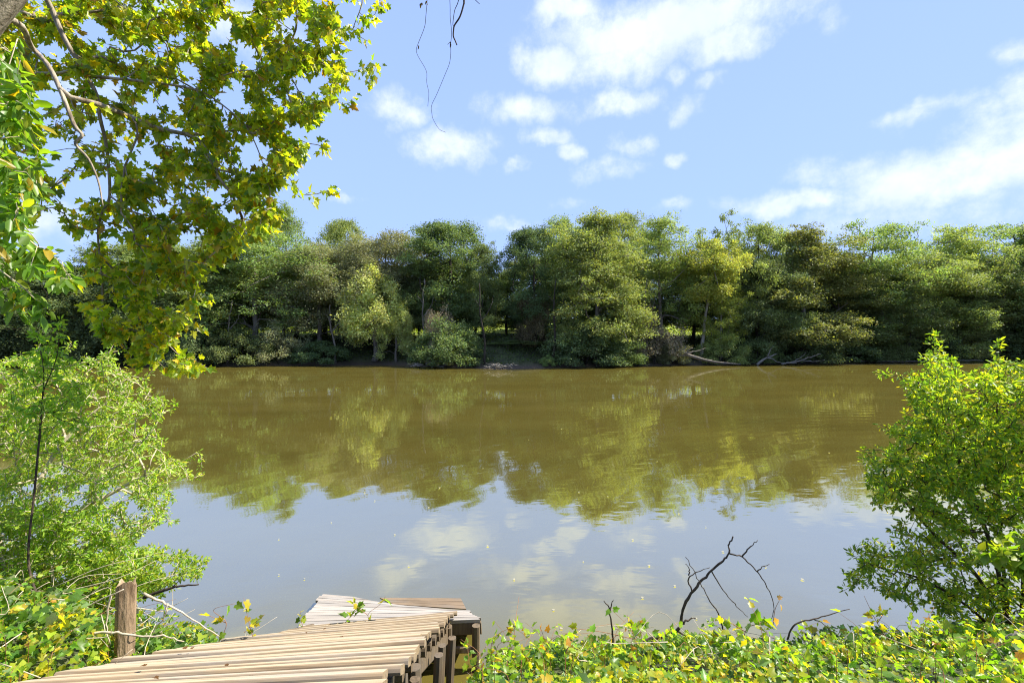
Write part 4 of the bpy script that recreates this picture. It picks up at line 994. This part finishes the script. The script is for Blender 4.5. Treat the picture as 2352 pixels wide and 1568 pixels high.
# --- dead branches, hanging twigs
def z2(pts, Y): return [P(1176 + a * .5, 1176 + b * .5, Y + (q[0] if q else 0)) for a, b, *q in pts]
wood_thing('dead_branch', [z2([(480, 680, -.1), (520, 630), (660, 575), (740, 555), (775, 510), (790, 430), (850, 340), (900, 285), (960, 230), (995, 190), (995, 150), (1015, 112)], 3.55),
    z2([(1000, 190), (1055, 205), (1120, 265), (1165, 330), (1200, 410), (1192, 490)], 3.6), z2([(1055, 205), (1090, 165), (1130, 128)], 3.6), z2([(1125, 272), (1150, 252), (1180, 238)], 3.6),
    z2([(828, 365), (808, 310), (845, 275), (912, 255)], 3.5), z2([(812, 290), (815, 260), (797, 235)], 3.5), z2([(1005, 600), (965, 520), (945, 460), (900, 390), (850, 300), (800, 203)], 3.4),
    z2([(915, 265), (960, 340), (1020, 420), (1085, 480)], 3.55), z2([(780, 510), (805, 495), (840, 483)], 3.5), z2([(765, 548), (800, 575), (820, 600)], 3.5), z2([(640, 590), (700, 660), (770, 720)], 3.4)],
    [.0145, .0060, .006, .005, .006, .005, .0065, .0055, .009, .007, .008], 'twig_dark', 'dark dead branch arching up from the vines against the water', 'branch', jit=.003, seed=21)
wood_thing('forked_twig', [z2([(468, 680), (462, 560), (448, 450), (422, 405)], 3.45), z2([(448, 455), (456, 425), (465, 402)], 3.45)], [.009, .006], 'twig_dark', 'short bare forked stem standing left of the dead branch', 'stem', jit=.002)
wood_thing('arching_twig', [z2([(1265, 585), (1300, 515), (1385, 490), (1470, 465), (1550, 443)], 3.6), z2([(1385, 490), (1430, 510), (1470, 550)], 3.6)], [.007, .004], 'twig_dark', 'thin arching twig over the vines between the dead branch and tall shrub', 'twig', jit=.002)
wood_thing('cut_log', [z2([(2200, 640), (2290, 580), (2440, 480)], 3.3)], .035, 'bark_mid', 'grey log end lying in the vines at the right photo edge', 'log', sides=10, jit=.002)
wood_thing('dead_limb', [ps([(330, 1372), (385, 1352), (415, 1345), (457, 1341)], 4.3), ps([(392, 1350), (415, 1330)], 4.3)], [.016, .006], 'twig_dark', 'short dark limb poking over the water right of the broken post', 'limb', jit=.003)
wood_thing('pale_branch', [ps([(0, 1490), (110, 1440), (190, 1395), (285, 1352)], 3.4), ps([(255, 1365), (245, 1420), (252, 1480)], 3.4)], [.012, .008], 'twig_pale', 'pale curved branch leaning up to the broken post from the left', 'branch', jit=.004)
wood_thing('pale_branch', [ps([(330, 1362), (380, 1385), (430, 1415), (505, 1460)], 3.7), ps([(385, 1385), (378, 1415), (330, 1475)], 3.65)], [.010, .007], 'twig_pale', 'pale branch sloping down to the stairs right of the broken post', 'branch', jit=.004, seed=3)
wood_thing('pale_branch', [ps([(210, 1452), (270, 1452), (330, 1460), (385, 1460), (420, 1475)], 3.35)], [.009], 'twig_pale', 'pale stick lying level across the foot of the broken post', 'branch', jit=.004, seed=5)
def z3(pts, Y): return [P(922 + .204 * a, .204 * b, Y) for a, b in pts]
def hanging(label, paths, radii, leafpts, seed):
    r = np.random.default_rng(seed); pa = [spline(z3(p, 3.5), 4) for p in paths]; base = pa[0][0]
    e = empty('hanging_twig', tuple(base), label, 'twig')
    link('stem', tube_mesh('hanging_stem', [(a - base, np.linspace(q, q * .6, len(a))) for a, q in zip(pa, radii)], 5), M['twig_dark'], e)
    if leafpts:
        p = np.repeat(np.array(z3(leafpts, 3.5)), 2, axis=0); n = len(p)
        V, T, C = leaves(p - base, np.array([[0, 0, -1.0]]) + r.normal(0, .35, (n, 3)), r.normal(0, 1, (n, 3)), r.uniform(.02, .035, n), 'oval', np.tile([[.07, .05, .02]], (n, 1)))
        kv = len(V) // n; kt = len(T) // n
        for i in range(n): link('dead_leaf', mesh_arrays('hanging_leaf', V[i * kv:(i + 1) * kv], T[i * kt:(i + 1) * kt] - i * kv, C[i * kv:(i + 1) * kv]), M['near'], e)
hanging('thin vine strand hanging at the left of the top twigs with a green leaf', [[(300, -330), (290, 0), (275, 190), (260, 310), (190, 490), (168, 565), (190, 640), (280, 800), (285, 930), (308, 1050), (297, 1200)]], [.0022], [(285, 10), (195, 510), (230, 30), (215, 40)], 1)
hanging('longest thin vine strand curving down in front of the clouds', [[(530, -330), (548, 60), (550, 200), (565, 370), (555, 500), (555, 610), (540, 720), (490, 845), (400, 1060), (340, 1190), (345, 1290), (360, 1350), (425, 1455), (500, 1492)]], [.0022], [(550, 470), (555, 490)], 2)
hanging('thickest forked twig hanging from the top edge of the photo', [[(700, -320), (705, 0), (700, 60), (660, 190), (600, 285), (588, 340), (585, 410), (605, 460), (625, 510)], [(690, -320), (645, 0), (600, 120), (580, 270), (590, 300)]], [.0075, .0035], [], 3)
hanging('short twig stub at the top edge right of the forked twig', [[(760, -300), (800, -40), (830, 0), (880, 48)]], [.0035], [], 4)

# --- leaves floating on the river
fl = None; rf = random.Random(12)
FLOAT = [(1270, 1402), (1475, 1372), (1662, 1267), (1758, 1302), (1395, 1140), (1330, 1130), (1215, 1010), (1290, 985), (1452, 1240), (1550, 1345), (860, 1150), (838, 1132), (640, 1238), (905, 1228), (985, 1165), (1905, 1040), (1620, 1210), (1490, 1300), (700, 1330), (1180, 1330), (1980, 1250), (1400, 1480), (1120, 1255), (1340, 1290), (760, 1200), (1010, 1120), (1560, 1180), (1700, 1150), (1840, 1330), (560, 1400), (640, 1320), (940, 1300), (1110, 1075), (1510, 1060), (1290, 1445), (1600, 1420)]
for (px, py) in FLOAT:
    Y = EYE * FPX / (py - CH / 2); p = P(px, py, Y); s = rf.uniform(.022, .042) * (1 + .03 * Y)
    V, T, C = leaves(np.zeros((1, 3)), np.array([[math.cos(px), math.sin(px), 0]]), np.array([[0, 0, 1.0]]), [s], 'vine', np.array([[.60, .57, .45]]))
    V[:, 2] = V[:, 2] * .3 + .012
    o = link('floating_leaf', mesh_arrays('floating_leaf', V, T, C), M['near_soft'], None, (p[0], p[1], 0))
    tag(o, 'small pale leaf floating on the open river', 'leaf', 'leaves floating on the river')
# dry leaf scraps on the treads
for k in range(12):
    x = rf.uniform(-2.2, -.8); n_ = rf.randrange(1, 10); y = 1.95 + n_ * .275
    V, T, C = leaves(np.zeros((1, 3)), np.array([[math.cos(k * 2), math.sin(k * 2), .1]]), np.array([[0, .2, 1.0]]), [rf.uniform(.018, .035)], 'vine', np.array([[.17, .09, .035]]))
    V[:, 2] = V[:, 2] * .8 + .008
    o = link('dry_leaf', mesh_arrays('dry_leaf', V, T, C), M['near_soft'], None, (x, y, stair_z(y) + .026))
    tag(o, 'tiny brown leaf scrap lying on the wooden steps', 'leaf', 'leaf scraps on the steps')
